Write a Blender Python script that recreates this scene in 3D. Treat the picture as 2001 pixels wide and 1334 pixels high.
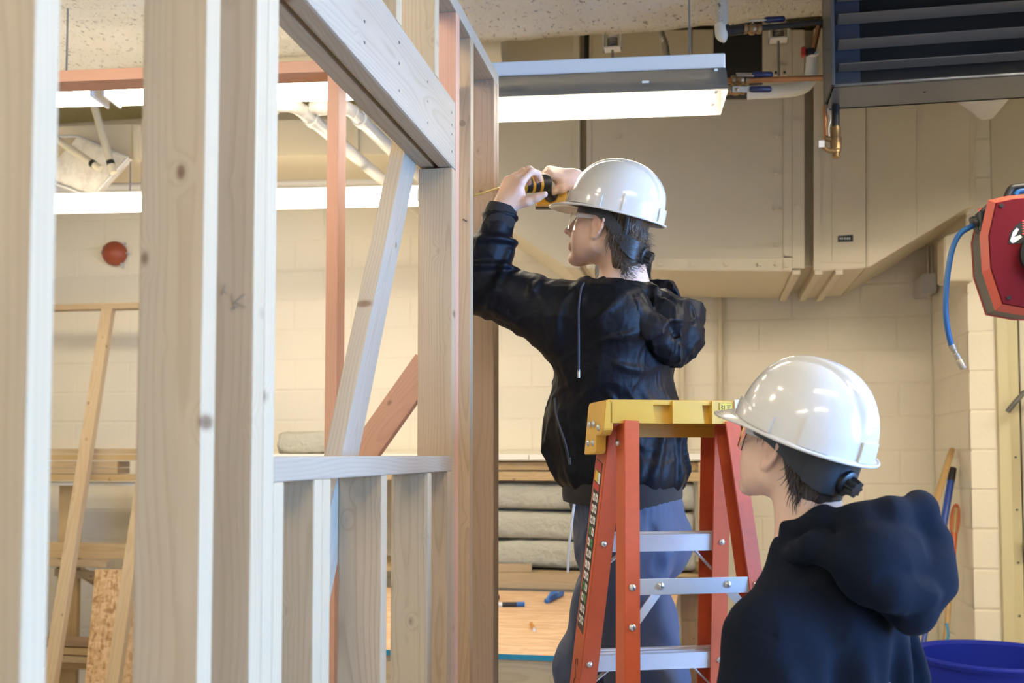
import bpy, bmesh, math, random
import numpy as np
from mathutils import Vector, Matrix, Quaternion, noise as mnoise
for o in list(bpy.data.objects): bpy.data.objects.remove(o, do_unlink=True)
scene = bpy.context.scene
COL = scene.collection
PI = math.pi
rnd = random.Random(7)
# ------------------------------------------------------------------ camera
PSI = math.atan(375/2000); PITCH = math.atan(100/2000); FPX = 2000.0; PPX, PPY = 1000.5, 788.0
EYE = Vector((0, 0, 1.6))
FWD = Vector((-math.sin(PSI)*math.cos(PITCH), math.cos(PSI)*math.cos(PITCH), math.sin(PITCH)))
RGT = Vector((math.cos(PSI), math.sin(PSI), 0)); UPV = RGT.cross(FWD)
cd = bpy.data.cameras.new('camera'); cam = bpy.data.objects.new('camera', cd); COL.objects.link(cam)
cd.sensor_width = 36; cd.sensor_fit = 'HORIZONTAL'; cd.lens = 36*FPX/2001
cd.shift_y = (PPY-667)/2001
cam.matrix_world = Matrix(((RGT.x, UPV.x, -FWD.x, EYE.x), (RGT.y, UPV.y, -FWD.y, EYE.y), (RGT.z, UPV.z, -FWD.z, EYE.z), (0, 0, 0, 1)))
cd.clip_start = 0.02; cd.dof.use_dof = True; cd.dof.focus_distance = 2.62; cd.dof.aperture_fstop = 4.2
scene.camera = cam
def at(x, y, Y=None, X=None, Z=None, D=None):
    """world point seen at photograph pixel (x, y) on a given plane"""
    d = FWD + RGT*((x-PPX)/FPX) - UPV*((y-PPY)/FPX)
    if D is not None: t = D
    elif Y is not None: t = Y/d.y
    elif X is not None: t = X/d.x
    else: t = (Z-EYE.z)/d.z
    return EYE + d*t
# ------------------------------------------------------------------ light
w = bpy.data.worlds.new('world'); scene.world = w; w.use_nodes = True
w.node_tree.nodes['Background'].inputs[0].default_value = (.62, .76, 1, 1)
w.node_tree.nodes['Background'].inputs[1].default_value = .6
def area(name, loc, rot, sx, sy, power, col):
    l = bpy.data.lights.new(name, 'AREA'); l.shape = 'RECTANGLE'; l.size = sx; l.size_y = sy; l.energy = power; l.color = col
    o = bpy.data.objects.new(name, l); COL.objects.link(o); o.location = loc; o.rotation_euler = rot
    return o
# daylight coming in through the tall windows of the right hand wall
area('window_daylight', (3.86, .2, 1.85), (0, math.radians(90), 0), 2.3, 4.6, 188, (.20, .455, 1.0)).data.spread = math.radians(100)
scene.view_settings.view_transform = 'Standard'; scene.view_settings.look = 'None'
scene.view_settings.gamma = 1; scene.view_settings.use_curve_mapping = False
scene.view_settings.exposure = 0.86
TUBE = 28.5      # strength of the fluorescent tubes
TUBE_COL = (1.0, .875, .67, 1)

# ------------------------------------------------------------------ materials
class NT:
    def __init__(s, name):
        s.m = bpy.data.materials.new(name); s.m.use_nodes = True
        s.t = s.m.node_tree; s.t.nodes.clear()
        s.out = s.t.nodes.new('ShaderNodeOutputMaterial')
        s.b = s.t.nodes.new('ShaderNodeBsdfPrincipled'); s.t.links.new(s.b.outputs[0], s.out.inputs[0])
    def n(s, typ, ins=None, **kw):
        nd = s.t.nodes.new('ShaderNode'+typ)
        for k, v in kw.items(): setattr(nd, k, v)
        for k, v in (ins or {}).items():
            if v is None: continue
            if isinstance(v, bpy.types.NodeSocket): s.t.links.new(v, nd.inputs[k])
            else: nd.inputs[k].default_value = v
        return nd
    def math(s, op, a, b=None, c=None, clamp=False):
        return s.n('Math', {0: a, 1: b, 2: c}, operation=op, use_clamp=clamp).outputs[0]
    def vmath(s, op, a, b=None, sc=None):
        nd = s.n('VectorMath', {0: a, 1: b}, operation=op)
        if sc is not None: nd.inputs['Scale'].default_value = sc
        return nd.outputs[1 if op in ('LENGTH', 'DISTANCE', 'DOT_PRODUCT') else 0]
    def ramp(s, fac, *stops, interp='LINEAR'):
        r = s.n('ValToRGB', {0: fac}); e = r.color_ramp.elements; r.color_ramp.interpolation = interp
        while len(e) < len(stops): e.new(.5)
        for i, (p, c) in enumerate(stops):
            e[i].position = p; e[i].color = c if len(c) == 4 else (*c, 1)
        return r.outputs[0]
    def mix(s, f, a, b, blend='MIX'):
        nd = s.n('Mix', None, data_type='RGBA', blend_type=blend)
        for i, v in ((0, f), (6, a), (7, b)):
            if isinstance(v, bpy.types.NodeSocket): s.t.links.new(v, nd.inputs[i])
            else: nd.inputs[i].default_value = v if i == 0 or len(v) == 4 else (*v, 1)
        return nd.outputs[2]
    def noise(s, vec, scale, detail=3, rough=.5, out=0, **kw):
        return s.n('TexNoise', {'Vector': vec, 'Scale': scale, 'Detail': detail, 'Roughness': rough}, **kw).outputs[out]
    def obj(s):
        return s.n('TexCoord').outputs['Object']
    def gen(s):
        return s.n('TexCoord').outputs['Generated']
    def set(s, **kw):
        names = dict(col='Base Color', rough='Roughness', metal='Metallic', spec='Specular IOR Level', coat='Coat Weight', coat_rough='Coat Roughness',
                     trans='Transmission Weight', ior='IOR', sheen='Sheen Weight', sheen_rough='Sheen Roughness', sheen_tint='Sheen Tint', sss='Subsurface Weight', sss_scale='Subsurface Scale', sss_rad='Subsurface Radius',
                     emit='Emission Strength', emit_col='Emission Color', alpha='Alpha', normal='Normal')
        for k, v in kw.items():
            i = s.b.inputs[names[k]]
            if isinstance(v, bpy.types.NodeSocket): s.t.links.new(v, i)
            else: i.default_value = (*v, 1) if k in ('col', 'emit_col', 'sheen_tint') and len(v) == 3 else v
        return s
    def bump(s, h, strength=.3, dist=.01):
        s.set(normal=s.n('Bump', {'Height': h, 'Strength': strength, 'Distance': dist}).outputs[0]); return s
MATS = {}
def reg(name, nt): MATS[name] = nt.m; return nt.m
def plain(name, col, rough=.5, metal=0, nscale=0, namt=.08, bump=0, bscale=200, **kw):
    t = NT(name); c = (*col, 1)
    if nscale:
        f = t.noise(t.obj(), nscale, 4)
        c = t.mix(f, tuple(v*(1-namt) for v in col), tuple(min(1, v*(1+namt)) for v in col))
    t.set(col=c, rough=rough, metal=metal, **kw)
    if bump: t.bump(t.noise(t.obj(), bscale, 3), bump, .004)
    return reg(name, t)
def wood(name, light, dark, knot=(.13, .06, .025), ring=150, contrast=1.0, knots=1.0, rough=.62, redder=None):
    """sawn softwood: growth rings about a pith beside the board, local z is the length"""
    t = NT(name); P = t.obj()
    rn = t.n('ObjectInfo').outputs['Random']
    off = t.n('CombineXYZ', {0: t.math('MULTIPLY', rn, 37.0), 1: t.math('MULTIPLY', rn, 91.0), 2: t.math('MULTIPLY', rn, 53.0)}).outputs[0]
    Q = t.vmath('ADD', P, off)
    st = t.vmath('MULTIPLY', Q, (1, 1, .14))
    warp = t.noise(t.vmath('MULTIPLY', Q, (3, 3, 1.1)), 1.0, 2, .5, out=1)
    # knots
    vor = t.n('TexVoronoi', {'Vector': t.vmath('MULTIPLY', Q, (1, .32, .62)), 'Scale': 12.5, 'Randomness': 1.0})
    kd = vor.outputs['Distance']
    kmask = t.math('SUBTRACT', 1.0, t.math('MULTIPLY', kd, 8.5), clamp=True)
    kwarp = t.math('MULTIPLY', t.math('POWER', t.math('SUBTRACT', 1.0, t.math('MULTIPLY', kd, 3.2), clamp=True), 2.0), .03*knots)
    pr = t.n('SeparateXYZ', {0: t.vmath('ADD', P, t.vmath('SCALE', t.vmath('SUBTRACT', warp, (.5, .5, .5)), sc=.085))})
    ox = t.math('SUBTRACT', t.math('MULTIPLY', rn, .09), .045)
    xx = t.math('ADD', pr.outputs[0], ox); yy = t.math('ADD', pr.outputs[1], t.math('ADD', .035, t.math('MULTIPLY', rn, .05)))
    rad = t.math('ADD', t.math('SQRT', t.math('ADD', t.math('MULTIPLY', xx, xx), t.math('MULTIPLY', yy, yy))), kwarp)
    ph = t.math('FRACT', t.math('MULTIPLY', rad, ring))
    late = t.ramp(ph, (0, (0, 0, 0)), (.55, (.12, .12, .12)), (.88, (1, 1, 1)), (1, (0, 0, 0)))
    fine = t.noise(t.vmath('MULTIPLY', Q, (420, 420, 6)), 1.0, 3, .6)
    big = t.noise(t.vmath('MULTIPLY', Q, (9, 9, 1.2)), 1.0, 3, .5)
    f = t.math('ADD', t.math('MULTIPLY', late, .42*contrast), t.math('MULTIPLY', t.math('SUBTRACT', fine, .5), .55), clamp=True)
    c = t.mix(f, light, dark)
    c = t.mix(t.math('MULTIPLY', t.ramp(big, (.42, (0, 0, 0)), (.75, (1, 1, 1))), .35), c, redder or tuple(v*k for v, k in zip(dark, (1.05, .95, .85))))
    kr = t.ramp(kmask, (.0, (0, 0, 0)), (.3, (.25, .25, .25)), (.52, (.8, .8, .8)), (1, (1, 1, 1)))
    c = t.mix(t.math('MULTIPLY', kr, .9*knots), c, knot)
    t.set(col=c, rough=rough, spec=.25)
    t.bump(t.math('ADD', t.math('MULTIPLY', fine, .5), t.math('MULTIPLY', late, .25)), .25, .002)
    return reg(name, t)
wood('fir', (.455, .325, .195), (.29, .185, .093), ring=150)
wood('spruce', (.465, .35, .215), (.32, .22, .115), ring=120, contrast=.85)
wood('pale_fir', (.385, .31, .225), (.265, .20, .13), ring=170, contrast=1.15)
wood('pink_fir', (.58, .32, .205), (.44, .215, .13), ring=230, contrast=.85, knots=.7)
wood('brown_fir', (.34, .23, .15), (.21, .13, .075), ring=120, contrast=.8)
wood('old_pine', (.50, .36, .19), (.34, .22, .10), ring=110)

# ------------------------------------------------------------------ object helpers
def mesh_obj(name, verts, faces, mat=None, parent=None, smooth=False, auto=None):
    me = bpy.data.meshes.new(name); me.from_pydata([tuple(v) for v in verts], [], [tuple(f) for f in faces]); me.update()
    o = bpy.data.objects.new(name, me); COL.objects.link(o)
    if mat: me.materials.append(MATS[mat] if isinstance(mat, str) else mat)
    if parent: o.parent = parent
    if smooth: me.shade_smooth()
    return o
def bm_obj(name, bm, mat=None, parent=None, smooth=False, angle=None):
    me = bpy.data.meshes.new(name); bm.normal_update(); bm.to_mesh(me); bm.free()
    o = bpy.data.objects.new(name, me); COL.objects.link(o)
    if mat: me.materials.append(MATS[mat] if isinstance(mat, str) else mat)
    if parent: o.parent = parent
    if smooth:
        me.shade_smooth()
        if angle: 
            try: me.set_sharp_from_angle(angle=math.radians(angle))
            except Exception: pass
    return o
def link_copy(src, parent=None, matrix=None, name=None):
    o = src.copy(); COL.objects.link(o); o.parent = parent
    if name: o.name = name
    if matrix is not None: o.matrix_local = matrix
    return o
def thing(name, label, cat, loc=(0, 0, 0), rz=0, group=None):
    o = bpy.data.objects.new(name, None); COL.objects.link(o); o.location = loc; o.rotation_euler = (0, 0, rz); o.empty_display_size = .1
    return tag(o, label, cat, group)
def tag(o, label, cat, group=None):
    o['label'] = label; o['category'] = cat
    if group: o['group'] = group
    return o
def struct(o): o['kind'] = 'structure'; return o
def box_bm(bm, lo, hi, bevel=0, seg=1, mat=None):
    lo = Vector(lo); hi = Vector(hi); c = (lo+hi)/2; s = hi-lo
    M = Matrix.Translation(c) @ Matrix.Diagonal((s.x, s.y, s.z, 1))
    if mat is not None: M = mat @ M
    r = bmesh.ops.create_cube(bm, size=1, matrix=M)
    if bevel:
        es = list({e for v in r['verts'] for e in v.link_edges})
        bmesh.ops.bevel(bm, geom=es, offset=bevel, segments=seg, affect='EDGES', profile=.7)
def box(name, lo, hi, mat, parent=None, bevel=0, seg=1, smooth=False):
    """box in its parent's frame"""
    bm = bmesh.new(); box_bm(bm, lo, hi, bevel, seg)
    return bm_obj(name, bm, mat, parent, smooth)
def frame_from(p0, p1, hint):
    z = (Vector(p1)-Vector(p0)).normalized(); h = Vector(hint); x = (h - z*h.dot(z)).normalized(); y = z.cross(x)
    M = Matrix((x, y, z)).transposed().to_4x4(); M.translation = Vector(p0); return M
def board(name, p0, p1, hint, w, t, mat, parent=None, bevel=.003, shift=(0, 0)):
    """sawn timber from p0 to p1: w along hint, t across; shift moves the section in its own plane (0 = centred)"""
    L = (Vector(p1)-Vector(p0)).length
    bm = bmesh.new(); box_bm(bm, (-w/2+shift[0], -t/2+shift[1], 0), (w/2+shift[0], t/2+shift[1], L), bevel, 2)
    o = bm_obj(name, bm, mat, parent); o.matrix_local = frame_from(p0, p1, hint)
    return o
def tube_bm(bm, pts, rad, seg=12, cap=True, closed=False):
    pts = [Vector(p) for p in pts]; n = len(pts)
    rs = rad if hasattr(rad, '__len__') else [rad]*n
    rings = []; prev = None
    for i, p in enumerate(pts):
        a = pts[i-1] if (i > 0 or closed) else p; b = pts[(i+1) % n] if (i < n-1 or closed) else p
        d = (b-a).normalized() if (b-a).length > 1e-9 else Vector((0, 0, 1))
        if prev is None:
            x = d.orthogonal().normalized()
        else:
            x = prev - d*prev.dot(d); x = x.normalized() if x.length > 1e-6 else d.orthogonal().normalized()
        prev = x; y = d.cross(x)
        rings.append([bm.verts.new(p + (x*math.cos(2*PI*k/seg)+y*math.sin(2*PI*k/seg))*rs[i]) for k in range(seg)])
    m = n if closed else n-1
    for i in range(m):
        A, B = rings[i], rings[(i+1) % n]
        for k in range(seg):
            bm.faces.new((A[k], A[(k+1) % seg], B[(k+1) % seg], B[k]))
    if cap and not closed:
        bm.faces.new(list(reversed(rings[0]))); bm.faces.new(rings[-1])
def tube(name, pts, rad, mat, parent=None, seg=12, closed=False):
    bm = bmesh.new(); tube_bm(bm, pts, rad, seg, True, closed)
    return bm_obj(name, bm, mat, parent, True, 50)
def lathe_bm(bm, prof, axis_M, seg=24):
    rings = []
    for (r, z) in prof:
        rings.append([bm.verts.new(axis_M @ Vector((r*math.cos(2*PI*k/seg), r*math.sin(2*PI*k/seg), z))) for k in range(seg)])
    for A, B in zip(rings, rings[1:]):
        for k in range(seg): bm.faces.new((A[k], A[(k+1) % seg], B[(k+1) % seg], B[k]))
    bm.faces.new(list(reversed(rings[0]))); bm.faces.new(rings[-1])
def lathe(name, prof, M, mat, parent=None, seg=24, angle=40):
    bm = bmesh.new(); lathe_bm(bm, prof, M, seg); bmesh.ops.recalc_face_normals(bm, faces=bm.faces)
    return bm_obj(name, bm, mat, parent, True, angle)
def axisM(p, d, hint=(0, 0, 1)):
    d = Vector(d).normalized(); h = Vector(hint)
    if abs(d.dot(h)) > .99: h = Vector((1, 0, 0))
    x = (h-d*h.dot(d)).normalized(); y = d.cross(x)
    M = Matrix((x, y, d)).transposed().to_4x4(); M.translation = Vector(p); return M
def spline(pts, n):
    """Catmull-Rom through pts"""
    P = [Vector(p) for p in pts]; P = [P[0]*2-P[1]] + P + [P[-1]*2-P[-2]]; out = []
    segs = len(P)-3
    for i in range(n):
        t = i/(n-1)*segs; k = min(int(t), segs-1); t -= k
        a, b, c, d = P[k:k+4]
        out.append(.5*((2*b)+(c-a)*t+(2*a-5*b+4*c-d)*t*t+(3*b-a-3*c+d)*t**3))
    return out
# ------------------------------------------------------------------ the room
t = NT('painted_block'); P = t.obj()
rn = t.n('ObjectInfo').outputs['Random']
nz = t.noise(t.n('TexCoord').outputs['Object'], 60, 4, .6)
t.set(col=(.80, .73, .585), rough=.55); t.bump(nz, .25, .004); reg('painted_block', t)
plain('mortar', (.785, .715, .57), .7, nscale=30)
plain('duct_paint', (.62, .535, .38), .45, nscale=6, namt=.03)
plain('cream_paint', (.70, .62, .45), .5, nscale=5, namt=.04)
plain('floor_concrete', (.52, .49, .43), .5, nscale=4, namt=.12, bump=.1, bscale=60)
plain('white_ceiling', (.62, .60, .54), .8)
def sprayed(name, a, b, speck, amount=.5):
    t = NT(name); P = t.obj()
    lo = t.noise(P, 2.2, 4, .55); hi = t.noise(P, 48, 4, .7); sp = t.noise(t.vmath('MULTIPLY', P, (1, .6, 1)), 55, 3, .6)
    c = t.mix(t.ramp(lo, (.3, (0, 0, 0)), (.7, (1, 1, 1))), a, b)
    c = t.mix(t.math('MULTIPLY', t.ramp(sp, (.60, (0, 0, 0)), (.70, (1, 1, 1))), amount), c, speck)
    t.set(col=c, rough=.95, spec=.1); t.bump(t.math('ADD', hi, t.math('MULTIPLY', sp, -.8)), .9, .02); return reg(name, t)
sprayed('sprayed_white', (.62, .57, .47), (.70, .66, .57), (.12, .10, .08), .75)
sprayed('sprayed_yellow', (.46, .41, .20), (.56, .50, .27), (.22, .19, .10), .5)
YB, YJ, XJ = 6.5, 5.62, None
XJ = at(1822, 800, Y=YB).x
XR, XL, YN, ZC = 4.0, -4.6, -4.2, 3.95
def quad_slab(name, lo, hi, mat): return struct(box(name, lo, hi, mat))
fl = quad_slab('floor', (XL-.2, YN-.2, -.1), (XR+.2, YB+.2, 0), 'floor_concrete')
ce = quad_slab('ceiling', (XL-.2, YN-.2, ZC), (XR+.2, YB+.2, ZC+.1), 'sprayed_yellow')
quad_slab('wall_left', (XL-.2, YN, 0), (XL, YB, ZC), 'cream_paint')
quad_slab('wall_near', (XL, YN-.2, 0), (XR, YN, ZC), 'cream_paint')
# right wall with the tall daylight windows (beside and behind the camera)
bm = bmesh.new()
wy0, wy1, wz0, wz1 = -2.1, 2.5, .7, 3.0
box_bm(bm, (XR, YN, 0), (XR+.2, wy0, ZC)); box_bm(bm, (XR, wy1, 0), (XR+.2, YJ, ZC))
box_bm(bm, (XR, wy0, 0), (XR+.2, wy1, wz0)); box_bm(bm, (XR, wy0, wz1), (XR+.2, wy1, ZC))
struct(bm_obj('wall_right', bm, 'cream_paint'))
plain('window_aluminium', (.55, .56, .57), .35, .9)
t = NT('window_glass'); t.set(col=(.9, .95, 1), rough=.02, trans=1.0, ior=1.05); reg('window_glass', t)
for i in range(3):
    y0 = wy0+(wy1-wy0)*i/3; y1 = wy0+(wy1-wy0)*(i+1)/3
    bm = bmesh.new(); f = .05
    for lo, hi in (((XR+.05, y0, wz0), (XR+.12, y0+f, wz1)), ((XR+.05, y1-f, wz0), (XR+.12, y1, wz1)), ((XR+.05, y0, wz0), (XR+.12, y1, wz0+f)), ((XR+.05, y0, wz1-f), (XR+.12, y1, wz1)), ((XR+.05, y0, 1.95), (XR+.12, y1, 2.0))):
        box_bm(bm, lo, hi)
    wo = struct(bm_obj('window_%d' % (i+1), bm, 'window_aluminium'))
    box('pane', (XR+.08, y0+f, wz0+f), (XR+.086, y1-f, wz1-f), 'window_glass', wo)
# block walls: every block is a piece of its wall, joints recessed
def proto_block(name, L, H=.192, D=.04):
    bm = bmesh.new(); box_bm(bm, (0, -D, 0), (L, 0, H), .0045, 2); me = bpy.data.meshes.new(name); bm.to_mesh(me); bm.free()
    me.materials.append(MATS['painted_block']); return me
BL = {L: proto_block('block_%d' % int(L*1000), L) for L in (.397, .1945)}
def add_block(parent, me, M):
    o = bpy.data.objects.new('block', me); COL.objects.link(o); o.parent = parent; o.matrix_local = M
def custom_block(parent, L, M):
    key = round(L, 3)
    if key not in BL: BL[key] = proto_block('block', key)
    add_block(parent, BL[key], M)
def block_wall(parent, length, rows, M, z0=0.0, skip=None, phase=0.0):
    for r in range(rows):
        x = 0.0; first = (r % 2 == 0)
        if first: first_len = .397-phase
        else: first_len = (.397-phase-.2) if (.397-phase-.2) > .05 else .397-phase+.2
        k = 0
        while x < length-.03:
            L = first_len if k == 0 else .397
            L = min(L, length-x-.004)
            if not (skip and skip(x, x+L, z0+r*.203)):
                custom_block(parent, L, M @ Matrix.Translation((x, 0, z0+r*.203+.005)))
            x += L+.008; k += 1
wb = struct(box('wall_back', (XL, YB-.0365, 0), (XJ+.2, YB+.2, ZC), 'mortar'))
# upper rows at the right stand behind the duct and cannot be seen
def hidden_back(x0, x1, z):
    X0, X1 = XL+x0, XL+x1
    return z > 3.25 or (X0 > -.55 and z > 2.85) or X1 < -4.35
block_wall(wb, XJ-XL, 17, Matrix.Translation((XL, YB, 0)), skip=hidden_back, phase=.12)
wj = struct(box('wall_return', (XJ+.005, YJ+.05, 0), (XJ+.2, YB-.03, ZC), 'mortar'))
block_wall(wj, YB-.05-YJ, 15, Matrix.Translation((XJ+.04, YB-.045, 0)) @ Matrix.Rotation(-PI/2, 4, 'Z'), phase=.2)
DX0 = at(1951, 900, Y=YJ).x         # left edge of the door frame
wr = struct(box('wall_door', (XJ+.006, YJ+.005, 0), (DX0, YJ+.2, ZC), 'mortar'))
block_wall(wr, DX0-XJ-.002, 17, Matrix.Translation((XJ, YJ+.04, 0)), phase=0)
DX1 = DX0+1.15; DZ = at(1960, 612, Y=YJ).z
quad_slab('wall_over_door', (DX0, YJ, DZ+.06), (XR, YJ+.2, ZC), 'cream_paint')
quad_slab('wall_beside_door', (DX1+.05, YJ, 0), (XR, YJ+.2, DZ+.06), 'cream_paint')
plain('door_paint', (.66, .60, .46), .4); plain('frame_paint', (.62, .55, .33), .42)
dr = struct(box('door_1', (DX0+.12, YJ+.02, .01), (DX1, YJ+.065, DZ-.02), 'door_paint', bevel=.003))
bm = bmesh.new()
box_bm(bm, (DX0, YJ-.025, 0), (DX0+.055, YJ+.15, DZ+.06), .006, 2)
box_bm(bm, (DX0+.055, YJ+.01, 0), (DX0+.11, YJ+.12, DZ), .004, 2)
box_bm(bm, (DX0, YJ-.025, DZ), (DX1+.05, YJ+.15, DZ+.06), .006, 2)
box_bm(bm, (DX1, YJ-.025, 0), (DX1+.05, YJ+.15, DZ+.06), .006, 2)
bm_obj('door_frame', bm, 'frame_paint', dr)
box('door_gap_seal', (DX0+.112, YJ+.03, 0), (DX0+.119, YJ+.06, DZ-.01), plain('black_rubber', (.012, .012, .012), .7), dr)
plain('satin_steel', (.45, .42, .36), .35, .8)
pz = at(1985, 1062, Y=YJ).z
bm = bmesh.new(); box_bm(bm, (DX0+.1, YJ-.07, pz-.035), (DX1-.05, YJ-.03, pz+.035), .008, 2); box_bm(bm, (DX0+.13, YJ-.04, pz-.045), (DX0+.24, YJ+.02, pz+.045), .006, 2)
bm_obj('push_bar', bm, 'satin_steel', dr)
plain('screw_dark', (.12, .1, .08), .5, .6)
for k, yy in enumerate((893, 996, 1099, 1203)):
    q = at(1975, yy, Y=YJ); bm = bmesh.new(); tube_bm(bm, [(DX0+.085, YJ+.012, q.z), (DX0+.085, YJ+.006, q.z)], .006, 8); bm_obj('screw', bm, 'screw_dark', dr)
# sprayed ceiling beams
yb1 = at(1300, 57, Z=3.45).y
bmn = bmesh.new(); bmesh.ops.create_grid(bmn, x_segments=220, y_segments=60, size=.5)
def sprayed_beam(name, lo, hi, mat, amp=.012):
    lo = Vector(lo); hi = Vector(hi); bm = bmesh.new(); box_bm(bm, lo, hi)
    bmesh.ops.subdivide_edges(bm, edges=[e for e in bm.edges if abs((e.verts[0].co-e.verts[1].co).x) > 1], cuts=200, use_grid_fill=True)
    bmesh.ops.subdivide_edges(bm, edges=[e for e in bm.edges if abs((e.verts[0].co-e.verts[1].co).y) > .5 or abs((e.verts[0].co-e.verts[1].co).z) > .3], cuts=14, use_grid_fill=True)
    for v in bm.verts:
        v.co += Vector((mnoise.noise(v.co*9), mnoise.noise(v.co*9+Vector((5, 1, 2))), mnoise.noise(v.co*9+Vector((1, 8, 3)))))*amp + Vector((0, mnoise.noise(v.co*2.1), mnoise.noise(v.co*2.3+Vector((3, 3, 3)))))*amp
    return struct(bm_obj(name, bm, mat, None, True))
bmn.free()
sprayed_beam('ceiling_beam', (XL, yb1-1.1, 3.45), (XR, yb1, ZC), 'sprayed_white')
sprayed_beam('ceiling_beam_near', (XL, -.6, 3.45), (XR, .6, ZC), 'sprayed_white')
print('XJ', XJ, 'DX0', DX0, 'DZ', DZ, 'yb1', yb1)
# ------------------------------------------------------------------ the stud wall being built
XW = -.62; XI = XW-.089; T = .038; WD = .089
def YX(x, y=800): return at(x, y, X=XW).y
def stud_wall():
    W = thing('stud_frame', 'large stud wall frame of pale lumber with header, window opening and sill', 'wall frame', (XW-.045, 2.0, 0))
    I = W.matrix_basis.copy(); inv = Matrix.Translation((XW-.045, 2.0, 0)).inverted()
    def B(name, p0, p1, hint, w, t, mat, bevel=.003):
        return board(name, inv @ Vector(p0), inv @ Vector(p1), hint, w, t, mat, W, bevel)
    xm = (XW+XI)/2
    ZT = at(962, 148, X=XW).z; yE = YX(965, 600)
    yD = YX(918.5); yK = YX(889.5); 
    def stud(y0, z0, z1, mat, name='stud', n=1, dx=0, bevel=.003):
        for k in range(n):
            y = y0+T*(k+.5)
            B(name, (xm+dx, y, z0), (xm+dx, y, z1), (1, 0, 0), WD, T-.0006, mat, bevel)
    ya = YX(52); yb = YX(393); yc = YX(493)
    zb = .038
    stud(ya, zb, ZT, 'spruce')
    stud(yb, zb, ZT, 'spruce')
    stud(yc, zb, ZT, 'spruce', 'king_stud')
    hz0 = at(889, 331, X=XW).z; hz1 = at(893, 205, X=XW).z
    yj = yK-T                                     # near face of the far jack stud
    stud(yc+T, zb, hz0, 'spruce', 'jack_stud')
    zs = 1.5975
    stud(yc+2*T, zb, zs-T, 'spruce', 'cripple_stud', bevel=.004)
    stud(yj, zb, hz0-.002, 'fir', 'jack_stud')
    stud(yK, zb, ZT, 'pink_fir', 'king_stud')
    stud(yj-T, zb, zs-T, 'fir', 'cripple_stud')
    stud(yD, zb, ZT, 'fir')
    stud(yE, zb, ZT, 'brown_fir', 'corner_post')
    stud(yE+T+.001, zb, ZT, 'brown_fir', 'corner_post')
    # window sill and the cripples that carry it
    B('sill', (xm, yc+2*T, zs-T/2), (xm, yj, zs-T/2), (1, 0, 0), WD, T, 'pale_fir', .004)
    c1 = YX(613, 1050); c2 = YX(745, 1050); c3 = YX(836, 1050)
    stud(c1, zb, zs-T, 'spruce', 'cripple_stud', 2)
    stud(c2, zb, zs-T, 'fir', 'cripple_stud')
    stud(c3, zb, zs-T, 'spruce', 'cripple_stud', bevel=.009)
    # built-up header: two boards with a spacer sheet set back between them
    h = B('header', (XW-T/2, yc+T, (hz0+hz1)/2), (XW-T/2, yK, (hz0+hz1)/2), (0, 0, 1), hz1-hz0, T, 'pale_fir', .006)
    B('header', (XI+T/2, yc+T, (hz0+hz1)/2+.004), (XI+T/2, yK, (hz0+hz1)/2+.004), (0, 0, 1), hz1-hz0, T, 'pale_fir', .004)
    B('header_spacer', (xm, yc+T, (hz0+hz1)/2+.012), (xm, yK-.005, (hz0+hz1)/2+.012), (0, 0, 1), hz1-hz0-.01, .013, 'old_pine', 0)
    # cripples above the header
    for x in (850, 775):
        y = at(x, 60, X=XW).y; stud(y, hz1, ZT, 'spruce', 'cripple_stud')
    y = at(640, 0, X=XW).y; stud(y, hz1, ZT, 'spruce', 'cripple_stud')
    # plates
    yN = .3
    B('top_plate', (xm, yN, ZT+T/2), (xm, yE+2*T, ZT+T/2), (1, 0, 0), WD, T, 'pale_fir')
    B('top_plate', (xm, yN, ZT+T*1.5+.001), (xm, yE+T-.05, ZT+T*1.5+.001), (1, 0, 0), WD, T, 'fir') if False else None
    B('bottom_plate', (xm, yN, T/2), (xm, yE+2*T, T/2), (1, 0, 0), WD, T, 'fir')
    # diagonal brace nailed flat to the inner face
    pa = at(668, 888, X=XI-T/2); pb = at(790, 300, X=XI-T/2); d = (pb-pa)
    p0 = pa-d*(1.45); p1 = pb+d*.42
    B('brace', p0, p1, (0, 1, 0), WD, T, 'pale_fir', .003)
    # nails
    plain('nail_steel', (.16, .15, .14), .45, .9)
    q = at(913, 436, X=XW-.02)
    bm = bmesh.new(); a = inv @ Vector((XW-.02, yD+.001, q.z)); tube_bm(bm, [a, a+Vector((.012, -.014, -.008))], .0022, 8)
    bm_obj('nail', bm, 'nail_steel', W, True)
    nm = None
    for cx, ys in ((712, (42, 83)), (780, (83, 124, 177)), (836, (160, 198, 240)), (883, (220, 244, 262, 296))):
        for yy in ys:
            q = inv @ at(cx, yy, X=XW)
            if nm is None:
                bm = bmesh.new(); tube_bm(bm, [(0, 0, -.004), (0, 0, .0012)], .0032, 8); nm = bm_obj('nail', bm, 'nail_steel', W); o = nm
            else: o = link_copy(nm, W)
            o.matrix_local = axisM(q, (1, 0, 0))
    # pencilled letters on the king stud and a round ink stamp on the far stud
    plain('pencil', (.20, .165, .13), .7)
    yk = yc-.0006
    def scribble(pix, y, r, closed=False):
        tube('pencil_mark', [inv @ at(x, yy, Y=y) for x, yy in pix], r, 'pencil', W, 5, closed)
    for pix in (((432, 577), (440, 556)), ((436, 566), (443, 574)), ((452, 573), (458, 604)), ((478, 574), (456, 592)), ((458, 590), (480, 600)), ((450, 604), (466, 598))): scribble(pix, yk, .0005)
    scribble([(903.5+5.5*math.cos(2*PI*k/20), 241+5.5*math.sin(2*PI*k/20)) for k in range(20)], yD-.0004, .0006, True)
    scribble([(900.5, 243.5), (902, 239), (903.5, 243), (905, 239), (906.5, 243.5)], yD-.0004, .0005)
    return W, yE, ZT
WALL, YE, ZT = stud_wall()
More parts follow.
